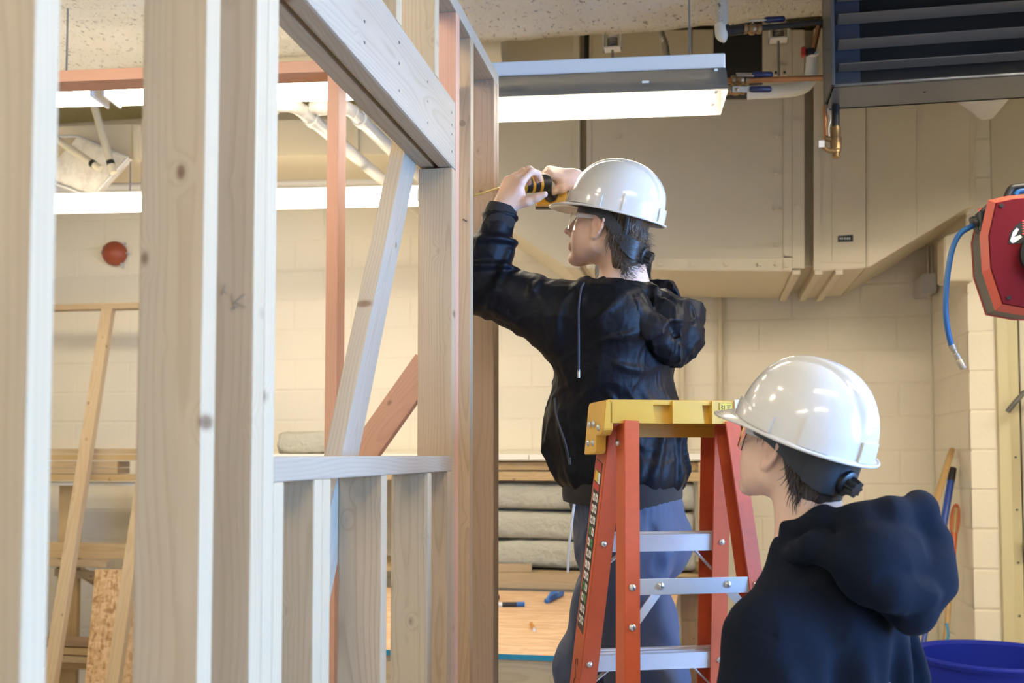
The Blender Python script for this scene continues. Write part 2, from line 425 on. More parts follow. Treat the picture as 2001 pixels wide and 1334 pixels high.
def house_back():
    """far wall of the small house: perpendicular to the first, meeting it at the corner post"""
    Y0 = YE+.04
    W = thing('stud_frame', 'pinkish stud wall frame with few studs, running behind the window opening', 'wall frame', (-2.0, Y0, 0))
    inv = Matrix.Translation((-2.0, Y0, 0)).inverted()
    def B(name, p0, p1, hint, w, t, mat, bevel=.003): return board(name, inv @ Vector(p0), inv @ Vector(p1), hint, w, t, mat, W, bevel)
    zt = at(300, 133, Y=Y0-.075).z
    yx = lambda x: Y0+.045+(x-XI)*.085                 # the wall is not quite square to the first one
    nrm = Vector((-.085, 1, 0))
    B('top_plate', (-3.4, yx(-3.4), zt-T/2), (XI-.002, yx(XI), zt-T/2), nrm, WD, T, 'pink_fir')
    B('bottom_plate', (-3.4, yx(-3.4), T/2), (XI-.002, yx(XI), T/2), nrm, WD, T, 'pink_fir')
    xs = at(643, 500, Y=Y0-.05).x
    for x in (xs, xs-1.62, -3.38):
        B('stud', (x, yx(x), T), (x, yx(x), zt-T), nrm, WD, T, 'pink_fir')
    a = at(870, 662, Y=Y0+.01); b = at(690, 916, Y=Y0+.01); d = (a-b)
    B('brace', Vector(b)-d*.9, Vector(a)-d*.18, (0, 0, 1), WD, T, 'pink_fir')
house_back()
# ------------------------------------------------------------------ things overhead
def prism(name, poly, Y, depth, mat, parent=None, origin=(0, 0, 0), bevel=0, smooth=False):
    """polygon given on the vertical plane at Y, extruded away from the room by depth"""
    pts = [at(x, y, Y=Y)-Vector(origin) for x, y in poly]
    bm = bmesh.new(); a = [bm.verts.new(p) for p in pts]; b = [bm.verts.new(p+Vector((0, depth, 0))) for p in pts]
    bm.faces.new(a); bm.faces.new(list(reversed(b))); n = len(a)
    for i in range(n): bm.faces.new((a[i], b[i], b[(i+1) % n], a[(i+1) % n]))
    bmesh.ops.recalc_face_normals(bm, faces=bm.faces)
    if bevel: bmesh.ops.bevel(bm, geom=bm.edges[:], offset=bevel, segments=2, affect='EDGES')
    return bm_obj(name, bm, mat, parent, smooth)
def pts_at(pp, Y, o=(0, 0, 0)): return [at(x, y, Y=Y)-Vector(o) for x, y in pp]
plain('fixture_white', (.78, .76, .72), .35); plain('fixture_grey', (.50, .49, .47), .5); plain('reflector_shade', (.20, .195, .185), .5)
t = NT('fluorescent_tube'); t.set(col=(.9, .9, .85), emit=TUBE, emit_col=TUBE_COL[:3]); reg('tube', t)
t = NT('fluorescent_tube_boosted'); t.set(col=(.9, .9, .85), emit=TUBE*1.95, emit_col=TUBE_COL[:3]); reg('tube_boosted', t)  # same tubes made stronger for the unseen strips, as extra fill light
def fluorescent(label, p0, p1, w=.30, h=.10, group=None, tm='tube', top=None):
    """industrial strip light between p0 and p1 (centre of the reflector mouth)"""
    p0 = Vector(p0); p1 = Vector(p1); L = (p1-p0).length; a = math.atan2((p1-p0).y, (p1-p0).x)
    o = thing('strip_light', label, 'light', p0, a, group)
    bm = bmesh.new(); s = .0015
    prof = [(-w/2, 0), (-w/2+.012, .022), (-.06, h), (.06, h), (w/2-.012, .022), (w/2, 0)]
    vs = [[bm.verts.new((x, y, z)) for (y, z) in prof] for x in (0, L)]
    for i in range(5): bm.faces.new((vs[0][i], vs[0][i+1], vs[1][i+1], vs[1][i]))
    bmesh.ops.solidify(bm, geom=bm.faces[:], thickness=.003)
    bm_obj('reflector', bm, 'fixture_white', o)
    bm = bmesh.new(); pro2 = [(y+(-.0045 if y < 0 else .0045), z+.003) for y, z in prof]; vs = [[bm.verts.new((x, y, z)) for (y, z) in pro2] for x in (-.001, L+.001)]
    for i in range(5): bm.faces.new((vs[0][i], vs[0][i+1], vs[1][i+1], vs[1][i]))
    bmesh.ops.solidify(bm, geom=bm.faces[:], thickness=.001); bm_obj('reflector_shaded_back', bm, 'reflector_shade', o)  # grey outer sheet: shade of the reflector's unlit side put into its colour
    box('channel', (0, -.055, h+.004), (L, .055, h+.06), 'fixture_white', o, .004)
    for x in (0, L):
        bm = bmesh.new(); v = [bm.verts.new((x, y, z)) for (y, z) in prof]; bm.faces.new(v)
        bmesh.ops.solidify(bm, geom=bm.faces[:], thickness=.003); bm_obj('end_plate', bm, 'fixture_white', o)
    for s in (-.062, .062):
        tube('tube', [(.05, s, .036), (L-.05, s, .036)], .0165, tm, o, 12)
        for x in (.028, L-.042): box('socket', (x, s-.014, .016), (x+.014, s+.014, .098), 'fixture_white', o, .002)
    k = max(2, int(L/.7))
    for i in range(k):
        x = L*(i+.5)/k; box('seam_clip', (x-.012, -w/2+.02, .024), (x+.012, -w/2+.03, .05), 'fixture_white', o)
    plain('chain_steel', (.3, .29, .27), .4, .8) if 'chain_steel' not in MATS else None
    for x in (.12, L-.12):
        zt = top-p0.z if top else (ZC if not (yb1-1.1 < p0.y < yb1) else 3.45)-p0.z
        tube('hanger', [(x, 0, h+.06), (x, 0, zt)], .004, 'chain_steel', o, 6)
    return o
t = NT('glowing_lens'); t.set(col=(.9, .9, .85), emit=TUBE*.42, emit_col=TUBE_COL[:3]); reg('glowing_lens', t)
def batten(label, p0, p1, group=None, top=None):
    """strip light with a wrap-round lens, no reflector"""
    p0 = Vector(p0); p1 = Vector(p1); L = (p1-p0).length; a = math.atan2((p1-p0).y, (p1-p0).x)
    o = thing('strip_light', label, 'light', p0, a, group)
    bm = bmesh.new(); prof = [(-.075, .055), (-.070, .018), (-.045, 0), (.045, 0), (.070, .018), (.075, .055)]
    R = [[bm.verts.new((x, y, z)) for y, z in prof] for x in (.012, L-.012)]
    for i in range(6): bm.faces.new((R[0][i], R[0][(i+1) % 6], R[1][(i+1) % 6], R[1][i]))
    bm.faces.new(R[0]); bm.faces.new(list(reversed(R[1]))); bmesh.ops.recalc_face_normals(bm, faces=bm.faces)
    bm_obj('lens', bm, 'glowing_lens', o)
    box('channel', (0, -.06, .056), (L, .06, .085), 'fixture_white', o, .003)
    for x in (0, L-.012): box('end_cap', (x, -.077, -.002), (x+.012, .077, .058), 'fixture_white', o, .002)
    for x in (.15, L-.15): tube('hanger', [(x, 0, .085), (x, 0, (top or ZC)-p0.z)], .004, 'chain_steel', o, 6)
    return o
zf = 2.85
A = at(1415, 176, Z=zf); Bq = at(972, 192, Z=zf); Cq = at(1415, 224, Z=zf)
dirx = (A-Bq).normalized(); mid = (A+Cq)/2
fluorescent('white strip light with bright tubes above the worker on the ladder', mid-dirx*1.12, mid, w=(Cq-A).length)
zf2 = 3.05
q0 = at(60, 203, Z=zf2); q1 = at(700, 188, Z=zf2); d2 = (q1-q0).normalized()
for k, (s, e) in enumerate(((-.9, .30), (.34, 1.56))):
    batten(['strip light seen under the pinkish top plate between the near studs', 'strip light seen above the white drain pipe elbow'][k], q0+d2*s, q0+d2*e, group='strip lights beyond the top plate')
zf2 = 2.9; q0 = at(60, 414, Z=zf2); q1 = at(730, 400, Z=zf2); d2 = (q1-q0).normalized()
for k, (s, e) in enumerate(((-.66, .70), (.74, 2.12))):
    batten(['strip light hanging below the tilted white panel', 'strip light low behind the diagonal brace'][k], q0+d2*s, q0+d2*e, top=3.16, group='strip lights by the far wall')
# near row of the same lighting, then added unseen fill strips
for yy in (-1.0,):
    for k in range(2):
        x0 = -2.5+k*1.9
        fluorescent(['white strip light near the left wall of the workshop', 'white strip light above the near end of the stud wall'][k], (x0, yy, 3.1), (x0+1.22, yy, 3.1), group='strip lights over the near floor', tm='tube_boosted')
fluorescent('added unseen strip light over the aisle, fill for the right wall', (1.35, 2.7, 3.15), (2.57, 2.7, 3.15), tm='tube_boosted')  # unseen strips from here on are added to brighten worker and right wall
fluorescent('added unseen strip light beside the heater, fill for the right wall', (.95, 3.3, 3.15), (2.17, 3.3, 3.15), tm='tube_boosted')
fluorescent('added unseen strip light beside the tall windows, fill for the right wall', (2.3, 3.3, 3.15), (3.52, 3.3, 3.15), tm='tube_boosted')
fluorescent('added unseen strip light before the stud wall, fill for worker and ladder', (-.1, 1.0, 3.15), (1.12, 1.0, 3.15))
fluorescent('added unseen strip light inside the framed house, fill for the worker', (-2.3, 1.9, 3.1), (-1.08, 1.9, 3.1), tm='tube_boosted')
# --- rectangular air duct along the far wall
YD = 5.42; DD = .94
o0 = at(1345, 520, Y=YD); du = thing('air_duct', 'large beige air duct with flanged seams, bolts and black name plate', 'duct', o0)
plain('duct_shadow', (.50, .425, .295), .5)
prism('panel', [(1146, 60), (1546, 55), (1548, 530), (1148, 525)], YD, DD, 'duct_paint', du, o0, .004)
prism('panel', [(930, 60), (1133, 60), (1133, 525), (1104, 521), (930, 402)], YD, DD, 'duct_paint', du, o0, .004)
prism('panel', [(1590, 55), (1692, 52), (1692, 523), (1592, 530)], YD, DD, 'duct_paint', du, o0, .004)
prism('panel', [(1692.5, 52), (1906, 52), (1906, 401), (1892, 404), (1702, 519), (1692.5, 523)], YD, DD, 'duct_paint', du, o0, .004)
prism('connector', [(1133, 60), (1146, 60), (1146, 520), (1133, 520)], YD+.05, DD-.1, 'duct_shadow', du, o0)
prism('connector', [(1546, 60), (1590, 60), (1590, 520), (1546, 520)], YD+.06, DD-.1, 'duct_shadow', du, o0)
for x0, x1, y0, y1 in ((1530, 1548, 58, 528), (1548, 1572, 58, 524), (1590, 1604, 56, 527), (1146, 1156, 60, 524), (1120, 1133, 60, 523), (1146, 1548, 500, 504), (1604, 1692, 508, 513)):
    prism('flange', [(x0, y0), (x1, y0), (x1, y1), (x0, y1)], YD-.006, .02, 'duct_paint', du, o0, .002)
for x in (1626, 1697, 1792, 1896): prism('seam', [(x, 60), (x+3, 60), (x+3, 519 if x < 1700 else (519-(x-1700)*.604)), (x, 520 if x < 1700 else (519-(x-1700)*.604))], YD-.003, .01, 'duct_paint', du, o0)
bm = bmesh.new(); tube_bm(bm, [(0, 0, 0), (0, -.012, 0)], .011, 8); bolt = None
for x, y in [(x, 516) for x in (1290, 1355, 1420, 1485, 1518)]+[(1518, y) for y in (120, 192, 265, 337, 408, 478)]+[(1537, 497), (1537, 519), (1208, 268), (1560, 235), (1560, 400)]:
    p = at(x, y, Y=YD-.004)-o0
    if bolt is None: bolt = bm_obj('bolt', bm, 'duct_paint', du, True, 40); bolt.location = p
    else: link_copy(bolt, du, Matrix.Translation(p))
plain('black_plate', (.015, .014, .012), .5); plain('print_white', (.75, .74, .7), .6)
lp = prism('name_plate', [(1638, 461), (1667, 459), (1667, 471), (1638, 472)], YD-.006, .006, 'black_plate', du, o0)
bm = bmesh.new()
for i, x in enumerate((1642, 1646, 1651, 1656, 1660)): 
    p = at(x, 466, Y=YD-.0065)-o0; box_bm(bm, p+Vector((-.003, -.0006, -.005)), p+Vector((.003, .0006, .005)))
bm_obj('print', bm, 'print_white', lp)
# underside ribs of the duct
for x in (1556, 1600, 1640): 
    p = at(x, 528, Y=YD); box('underside_flange', p+Vector((-.02, 0, -.022))-o0, p+Vector((.02, DD, .004))-o0, 'duct_paint', du, .003)
# left hand high duct
o1 = at(400, 300, Y=5.3)
dl = thing('air_duct', 'beige rectangular duct high behind the window opening', 'duct', o1)
prism('panel', [(-60, 251), (920, 224), (920, 298), (-60, 318)], 5.3, .5, 'duct_paint', dl, o1, .004)
for x in (260, 690): prism('flange', [(x, 246), (x+10, 246), (x+10, 312), (x, 312)], 5.285, .05, 'duct_paint', dl, o1)
tag(tube('round_duct', [at(-80, 128, Y=5.05), at(985, 98, Y=5.05)], .085, 'duct_paint', None, 24), 'round beige duct running under the sprayed beam', 'duct')
tag(tube('ceiling_pipe', [at(-60, 372, Y=6.05), at(985, 346, Y=6.05)], .028, 'fixture_white'), 'thin white pipe running along high on the far wall', 'pipe')
# two white drain pipes
plain('pvc_white', (.72, .69, .60), .3)
def elbow_pipe(pts, r, label):
    o = tag(tube('drain_pipe', spline(pts, 60), r, 'pvc_white', None, 16), label, 'pipe'); return o
for (xa, ya, Ys, label) in ((585, 212, 4.2, 'fat white drain pipe with elbow running under the ceiling, longer of two'), (684, 214, 4.33, 'fat white drain pipe with elbow running under the ceiling, shorter of two')):
    p = at(xa, ya, Y=Ys); e = Vector((p.x, 6.4, p.z))
    pts = [p+Vector((-.16, -.06, .0)), p+Vector((-.09, -.06, 0)), p+Vector((-.02, -.045, 0)), p+Vector((.0, .03, 0)), p+Vector((0, .12, 0)), p+Vector((0, 1.0, 0)), e]
    o = elbow_pipe(pts, .031, label)
    lathe('collar', [(.031, 0), (.038, 0), (.038, .05), (.031, .05)], axisM(p+Vector((0, .12, 0)), (0, 1, 0)), 'pvc_white', o)
    lathe('collar', [(.031, 0), (.038, 0), (.038, .05), (.031, .05)], axisM(p+Vector((-.13, -.06, 0)), (1, 0, 0)), 'pvc_white', o)
# tilted white panel hung on two pipes
t = NT('scuffed_white'); nn = t.noise(t.vmath('MULTIPLY', t.obj(), (1, 3, 1)), 14, 5, .7)
t.set(col=t.mix(t.ramp(nn, (.45, (0, 0, 0)), (.75, (1, 1, 1))), (.62, .58, .51), (.42, .38, .33)), rough=.5); reg('scuffed_white', t)
o2 = at(180, 330, Y=5.2); tp = thing('ceiling_panel', 'tilted scuffed white panel hung on two pipes below the duct', 'panel', o2)
prism('panel', [(152, 266), (250, 308), (180, 385), (90, 352), (90, 335)], 5.2, .05, 'scuffed_white', tp, o2, .003)
for a, b in (((152, 266), (250, 308)), ((250, 308), (180, 385)), ((180, 385), (90, 352)), ((100, 266), (152, 266))):
    pa, pb = at(*a, Y=5.19)-o2, at(*b, Y=5.19)-o2; tube('edge_rail', [pa, pb], .008, 'fixture_grey', tp, 8)
plain('beige_pipe', (.58, .52, .38), .4)
for a, b in (((182, 200), (222, 338)), ((96, 262), (196, 330))):
    pa, pb = at(*a, Y=5.13)-o2, at(*b, Y=5.11)-o2; q = tube('support_pipe', [pa, pb], .021, 'beige_pipe', tp, 14)
    m = pa.lerp(pb, .86); d = (pb-pa).normalized(); tube('band', [m-d*.012, m+d*.012], .0225, 'black_plate', q, 14)
pa = at(182, 200, Y=5.13)-o2; tube('support_pipe', [pa, Vector((pa.x-.05, pa.y, ZC-o2.z))], .021, 'beige_pipe', tp, 14)
# --- unit heater
t = NT('heater_paint'); t.set(col=(.115, .125, .14), rough=.36, metal=.25); reg('heater_paint', t)
plain('heater_navy', (.03, .045, .085), .45); plain('louvre_paint', (.16, .145, .125), .4, .2)
t = NT('coil'); wv = t.n('TexWave', {'Vector': t.obj(), 'Scale': 120.0}, bands_direction='X').outputs[1]
t.set(col=t.mix(wv, (.006, .006, .007), (.03, .028, .026)), rough=.5, metal=.3); t.bump(wv, .6, .004); reg('coil', t)
YH = 4.0; oh = at(1625, 170, Y=YH); he = thing('unit_heater', 'dark slate unit heater with horizontal louvres hung from the ceiling', 'heater', oh)
HW, HH, HD = .98, .72, .27
bm = bmesh.new()
for lo, hi in (((0, 0, 0), (HW, HD, .012)), ((0, 0, 0), (.012, HD, HH)), ((HW-.012, 0, 0), (HW, HD, HH)), ((0, 0, HH-.012), (HW, HD, HH)), ((0, HD-.02, 0), (HW, HD, HH))): box_bm(bm, lo, hi, .003)
bm_obj('casing', bm, 'heater_paint', he)
bm = bmesh.new(); f = .028
for lo, hi in (((0, -.004, 0), (HW, .012, f*.35)), ((0, -.004, 0), (f*.5, .012, HH)), ((HW-f, -.004, 0), (HW, .012, HH)), ((0, -.004, HH-f), (HW, .012, HH))): box_bm(bm, lo, hi, .003)
bm_obj('front_frame', bm, 'heater_paint', he)
box('side_plate', (.02, .06, .012), (.115, .07, HH-.02), 'heater_navy', he); box('side_plate', (HW-.115, .06, .012), (HW-.02, .07, HH-.02), 'heater_navy', he)
box('coil', (.115, .075, .012), (HW-.115, .12, HH-.02), 'coil', he)
for k, yy in enumerate((127, 82, 32, -14, -60)):
    zz = at(1700, yy, Y=YH+.03).z-oh.z
    bm = bmesh.new(); box_bm(bm, (.03, -.02, -.003), (HW-.02, .028, .003), .002, 1, Matrix.Translation((0, .03, zz)) @ Matrix.Rotation(math.radians(-32 if k != 0 else -20), 4, 'X')); bm_obj('louvre', bm, 'louvre_paint', he)
for x in (.12, HW-.12): tube('hanger_rod', [(x, .14, HH), (x, .14, ZC-oh.z)], .008, 'chain_steel', he, 8)
lathe('screw', [(.0, 0), (.006, 0), (.005, .003), (0, .003)], axisM((.36, .12, 0), (0, 0, -1)), 'black_plate', he, 8)
# --- pipework at the heater
plain('copper', (.42, .20, .09), .38, .9, nscale=20, namt=.25); plain('brass', (.30, .20, .10), .4, .85, nscale=40, namt=.3); plain('black_iron', (.02, .02, .022), .5, .3)
plain('valve_blue', (.012, .016, .06), .35); plain('lever_zinc', (.45, .42, .36), .4, .7); plain('red_paint', (.45, .03, .02), .4)
def valve(parent, p, d, up, lever_dir, r=.016, handle='valve_blue', L=.10):
    d = Vector(d).normalized(); p = Vector(p); up = Vector(up); ld = Vector(lever_dir).normalized()
    M = axisM(p-d*.035, d)
    b = lathe('valve_body', [(0, 0), (r*1.15, 0), (r*1.15, .014), (r*.9, .018), (r*1.35, .028), (r*1.35, .042), (r*.9, .052), (r*1.15, .056), (r*1.15, .07), (0, .07)], M, 'brass', parent, 12)
    s = p+up*(r*1.9)
    tube('stem', [p, s], r*.35, 'brass', b, 8)
    e = s+ld*L*.45
    lv = board('lever', s-ld*.015, e, up.cross(ld), .022, .004, 'lever_zinc', b, .001)
    tube('grip', [e-ld*.01, e, e+ld*L*.5, e+ld*L*.55], [.010, .0125, .0125, .007], handle, b, 12)
Yp = 4.12
# 1 black iron pipe with blue handled valve and sprayed riser
o = thing('water_pipe', 'black iron pipe with blue-handled valve entering the heater from a white riser', 'pipe', at(1465, 55, Y=Yp)); ow = o.location.copy()
pp = pts_at([(1455, 58), (1608, 43)], Yp, ow); tube('pipe', pp, .0115, 'black_iron', o)
valve(o, pts_at([(1470, 57)], Yp, ow)[0], RGT, (0, -.45, .9), RGT+Vector((0, 0, .05)), .017, L=.13)
tube('riser', pts_at([(1408, -60), (1409, 0), (1410, 52)], Yp, ow), .026, 'sprayed_white', o, 14)
tube('riser_cap', spline(pts_at([(1409, 48), (1410, 66), (1416, 82)], Yp, ow), 8), [.026]*5+[.022, .016, .006], 'pvc_white', o, 14)
tube('elbow', spline(pts_at([(1412, 50), (1424, 60), (1440, 59), (1460, 57)], Yp, ow), 16), .019, 'black_iron', o)
# 2 copper pipe with twin valves
o = thing('water_pipe', 'copper pipe with two blue-handled valves between strip light and heater', 'pipe', at(1450, 170, Y=Yp)); ow = o.location.copy()
tube('pipe', pts_at([(1415, 158), (1608, 152)], Yp, ow), .011, 'copper', o)
valve(o, pts_at([(1446, 157)], Yp, ow)[0], RGT, (0, -.6, .5), RGT, .017, L=.13)
valve(o, pts_at([(1438, 176)], Yp-.03, ow)[0], RGT, (0, -.6, -.1), RGT, .016, L=.14)
tube('pipe', pts_at([(1420, 182), (1462, 176)], Yp-.02, ow), .009, 'copper', o)
# 3 white insulated pipe with elbow
o = thing('insulated_pipe', 'white insulated pipe with elbow and red-handled valve beside the heater', 'pipe', at(1560, 170, Y=4.3)); ow = o.location.copy()
tube('insulation', spline(pts_at([(1460, 181), (1500, 179), (1545, 176), (1572, 168), (1585, 148), (1588, 122), (1589, 100)], 4.3, ow), 40), .028, 'pvc_white', o, 18)
lathe('plug', [(0, 0), (.028, 0), (.030, .012), (.016, .02), (0, .02)], axisM(pts_at([(1588, 106)], 4.29, ow)[0], (0, -.7, .7)), 'fixture_white', o, 16)
tube('riser', pts_at([(1589, 102), (1600, 52)], 4.27, ow), .011, 'copper', o)
box('valve_handle', pts_at([(1566, 108)], 4.25, ow)[0]+Vector((0, 0, -.0)), pts_at([(1575, 90)], 4.25, ow)[0]+Vector((0, .03, .0)), 'red_paint', o, .004)
box('valve_body', pts_at([(1575, 106)], 4.255, ow)[0], pts_at([(1592, 92)], 4.255, ow)[0]+Vector((0, .03, 0)), 'black_iron', o, .004)
# 4 drain assembly under the heater
o = thing('drain_valve', 'brass drain valve and copper pipe hanging under the heater', 'valve', at(1625, 212, Y=YH+.2)); ow = o.location.copy(); Yv = YH+.2
tube('pipe', pts_at([(1612, 205), (1613, 272)], Yv, ow), .009, 'copper', o)
tube('pipe', pts_at([(1633, 205), (1633, 250)], Yv, ow), .0155, 'black_iron', o)
lathe('valve_body', [(0, 0), (.014, 0), (.017, .004), (.014, .02), (.018, .022), (.018, .03), (.022, .034), (.023, .08), (.020, .085), (.020, .125), (0, .125)], axisM(pts_at([(1634, 309)], Yv, ow)[0], (0, 0, 1)), 'brass', o, 14)
tube('branch', spline(pts_at([(1636, 278), (1622, 272), (1613, 270)], Yv, ow), 8), .012, 'brass', o, 10)
tube('bleeder', spline(pts_at([(1634, 296), (1620, 294), (1612, 290), (1608, 282)], Yv-.01, ow), 10), .009, 'brass', o, 10)
tube('flexible_lead', spline(pts_at([(1618, 212), (1623, 232), (1619, 248), (1620, 266)], Yv-.02, ow), 12), .004, 'lever_zinc', o, 8)
box('tag', pts_at([(1600, 288)], Yv-.03, ow)[0], pts_at([(1611, 274)], Yv-.03, ow)[0]+Vector((0, .002, 0)), 'print_white', o)
# dark box put in for the shade of an opening; hanger channel
ob = at(1455, 120, Y=4.75)
tag(prism('dark_opening', [(1395, -110), (1492, -110), (1492, 152), (1395, 152)], 4.75, .3, 'black_plate', None, (0, 0, 0), .006), 'dark box standing for the shaded opening above the copper pipe', 'box')
def spring_hanger(x, ytop, ybot, Y, label, wpx=18):
    p = at(x, ybot, Y=Y); o = thing('spring_hanger', label, 'hanger', p, 0, 'spring hangers under the ceiling')
    hh = at(x, ytop, Y=Y).z-p.z; ww = wpx*Y/2000
    bm = bmesh.new()
    for lo, hi in (((-ww, -.03, 0), (-ww+.005, .03, hh)), ((ww-.005, -.03, 0), (ww, .03, hh)), ((-ww, -.03, 0), (ww, .03, .008))): box_bm(bm, lo, hi, .001)
    bm_obj('bracket', bm, 'fixture_white', o)
    n = 60; tube('spring', [(ww*.5*math.cos(k*.5), ww*.5*math.sin(k*.5), .012+.05*k/n) for k in range(n)], .005, 'chain_steel', o, 6)
    lathe('spring_cup', [(0, 0), (ww*.62, 0), (ww*.62, .03), (0, .03)], Matrix.Translation((0, 0, .055)), 'pvc_white', o, 14)
    tube('rod', [(0, 0, .0), (0, 0, -.16)], .006, 'chain_steel', o, 8)
    tube('rod', [(0, 0, .08), (0, 0, ZC-p.z)], .006, 'chain_steel', o, 8)
    for s in (-1, 1): tube('strap', [(s*(ww-.003), 0, hh-.01), (s*(ww-.003), 0, ZC-p.z)], .004, 'chain_steel', o, 6)
spring_hanger(1197, 52, 98, 4.75, 'white spring hanger above the strip light')
spring_hanger(1521, 55, 80, 4.6, 'white spring hanger beside the heater pipes')
ch = thing('hanger_channel', 'beige steel channel hanging above the copper pipe', 'hanger', at(1515, 140, Y=4.65)); oc = ch.location.copy()
prism('channel', [(1491, -80), (1538, -80), (1538, 146), (1491, 148)], 4.65, .05, 'duct_paint', ch, oc, .002)
prism('foot', [(1511, 126), (1538, 126), (1538, 148), (1511, 148)], 4.63, .02, 'duct_paint', ch, oc, .002)
for x in (1516, 1533): lathe('bolt', [(0, 0), (.006, 0), (.006, .006), (0, .006)], axisM(at(x, 142, Y=4.63)-oc, (0, -1, 0)), 'black_iron', ch, 8)
tag(tube('flexible_conduit', [p+Vector((0, 0, 0)) for p in spline([at(1270, -75, Y=4.8), at(1288, 50, Y=4.8), at(1300, 85, Y=4.8), at(1306, 125, Y=4.8)], 30)], [.016 if k % 2 else .0125 for k in range(30)], 'lever_zinc', None, 10), 'grey flexible conduit dropping behind the strip light', 'conduit')
tag(tube('conduit', [at(1293, -60, Y=4.95), at(1294, 128, Y=4.95)], .013, 'duct_paint', None, 10), 'straight painted conduit beside the flexible conduit', 'conduit')
tag(tube('hanger_rod', [at(1350, -65, Y=4.9), at(1350, 120, Y=4.9)], .008, 'duct_paint', None, 8), 'thin painted rod above the strip light', 'rod')
tag(tube('conduit', [at(1148, 40, Y=5.2)+Vector((0,0,.2)), at(1146, 120, Y=5.2)], .014, 'black_iron', None, 8), 'dark rod standing on the air duct', 'rod')
tag(prism('duct_strap', [(1120, -40), (1131, -40), (1131, 120), (1120, 120)], 5.1, .02, 'duct_paint', None), 'flat painted strap above the air duct', 'strap')
# white bits behind the heater and the wall box with conduit
tag(prism('air_diffuser', [(1895, 150), (1985, 150), (1978, 188), (1955, 192)], 5.1, .33, 'fixture_white', None, (0, 0, 0), .004), 'white folded diffuser edge under the heater', 'diffuser')
tag(prism('wall_box', [(1845, 462), (1905, 440), (1905, 548), (1845, 548)], YJ-.16, .16, 'duct_paint', None, (0, 0, 0), .006), 'small beige box on the wall under the sloping duct', 'box')
jb = thing('junction_box', 'grey electrical junction box with two short conduits under the sloping duct', 'junction box', at(1816, 555, Y=6.2)); oj = jb.location.copy()
prism('box', [(1802, 534), (1831, 531), (1831, 570), (1802, 572)], 6.2, .26, 'fixture_grey', jb, oj, .008)
for x in (1813, 1821): tube('conduit', pts_at([(x, 536), (x-1, 479)], 6.22, oj), .011, 'lever_zinc', jb, 10)
tube('conduit', pts_at([(1816, 570), (1817, 588)], 6.3, oj), .011, 'duct_paint', jb, 10)
for x, nm in ((1334, 'vertical painted conduit on the far wall beside the worker\'s hood'), (1408, 'vertical painted conduit on the far wall between worker and helper')): tag(tube('conduit', [at(x, 560, Y=6.43), at(x, 905, Y=6.43)], .017, 'duct_paint', None, 10), nm, 'conduit')
# red bell
rb = thing('wall_bell', 'orange-red round bell with grey clips on the far block wall', 'bell', at(227, 496, Y=YB-.05)); p = rb.location.copy()
plain('bell_red', (.34, .075, .03), .5)
lathe('dome', [(0, .0), (.085, .0), (.085, .03), (.075, .055), (.05, .07), (.045, .075), (0, .085)], axisM((0, .0, 0), (0, -1, 0)), 'bell_red', rb, 28)
for a in (.0, PI*.95, -1.0, .75, 2.6): tube('clip', [(.07*math.cos(a), -.01, .07*math.sin(a)), (.105*math.cos(a), -.015, .105*math.sin(a)), (.108*math.cos(a), -.01, .108*math.sin(a)-.012)], .007, 'fixture_grey', rb, 8)
# ------------------------------------------------------------------ hose reel, extinguisher, bin, handles
plain('reel_red', (.13, .009, .014), .65, spec=.08); plain('reel_coral', (.55, .10, .065), .4); plain('reel_grey', (.11, .105, .09), .5); plain('reel_black', (.014, .014, .014), .4)
plain('hose_blue', (.015, .10, .30), .35)
YR = 3.55
ctr = at(2046, 497, Y=YR); hr = thing('hose_reel', 'dark red air hose reel with grey rim and blue hose beside the door', 'hose reel', ctr)
half = [(2046, 384), (1985, 388), (1948.5, 396), (1934, 460), (1938, 523), (1961, 592), (2010, 601), (2046, 602)]
lp = [at(x, y, Y=YR)-ctr for x, y in half]; poly = lp+[Vector((-p.x, p.y, p.z)) for p in reversed(lp[1:-1])]
def reel_slice(name, s0, y0, s1, y1, mat, bev=.004):
    bm = bmesh.new(); a = [bm.verts.new((p.x*s0, y0, p.z*s0)) for p in poly]; b = [bm.verts.new((p.x*s1, y1, p.z*s1)) for p in poly]
    bm.faces.new(a); bm.faces.new(list(reversed(b))); n = len(a)
    for i in range(n): bm.faces.new((a[i], b[i], b[(i+1) % n], a[(i+1) % n]))
    bmesh.ops.recalc_face_normals(bm, faces=bm.faces)
    return bm_obj(name, bm, mat, hr)
reel_slice('front_cover', 1.0, 0, 1.015, .012, 'reel_red')
reel_slice('cover_rim', 1.015, .010, 1.115, .045, 'reel_coral')
reel_slice('drum_band', 1.085, .044, 1.085, .165, 'reel_grey')
reel_slice('seal', 1.10, .042, 1.10, .05, 'reel_black')
reel_slice('cover_rim', 1.115, .16, 1.06, .19, 'reel_coral')
for x, y in ((1957, 402), (1971, 582)): lathe('screw', [(0, 0), (.007, 0), (.007, .004), (0, .004)], axisM(at(x, y, Y=YR)-ctr, (0, -1, 0)), 'reel_black', hr, 10)
hub = lathe('hub', [(0, 0), (.085, 0), (.085, .02), (.06, .035), (0, .035)], axisM((0, 0, 0), (0, -1, 0)), 'reel_black', hr, 28)
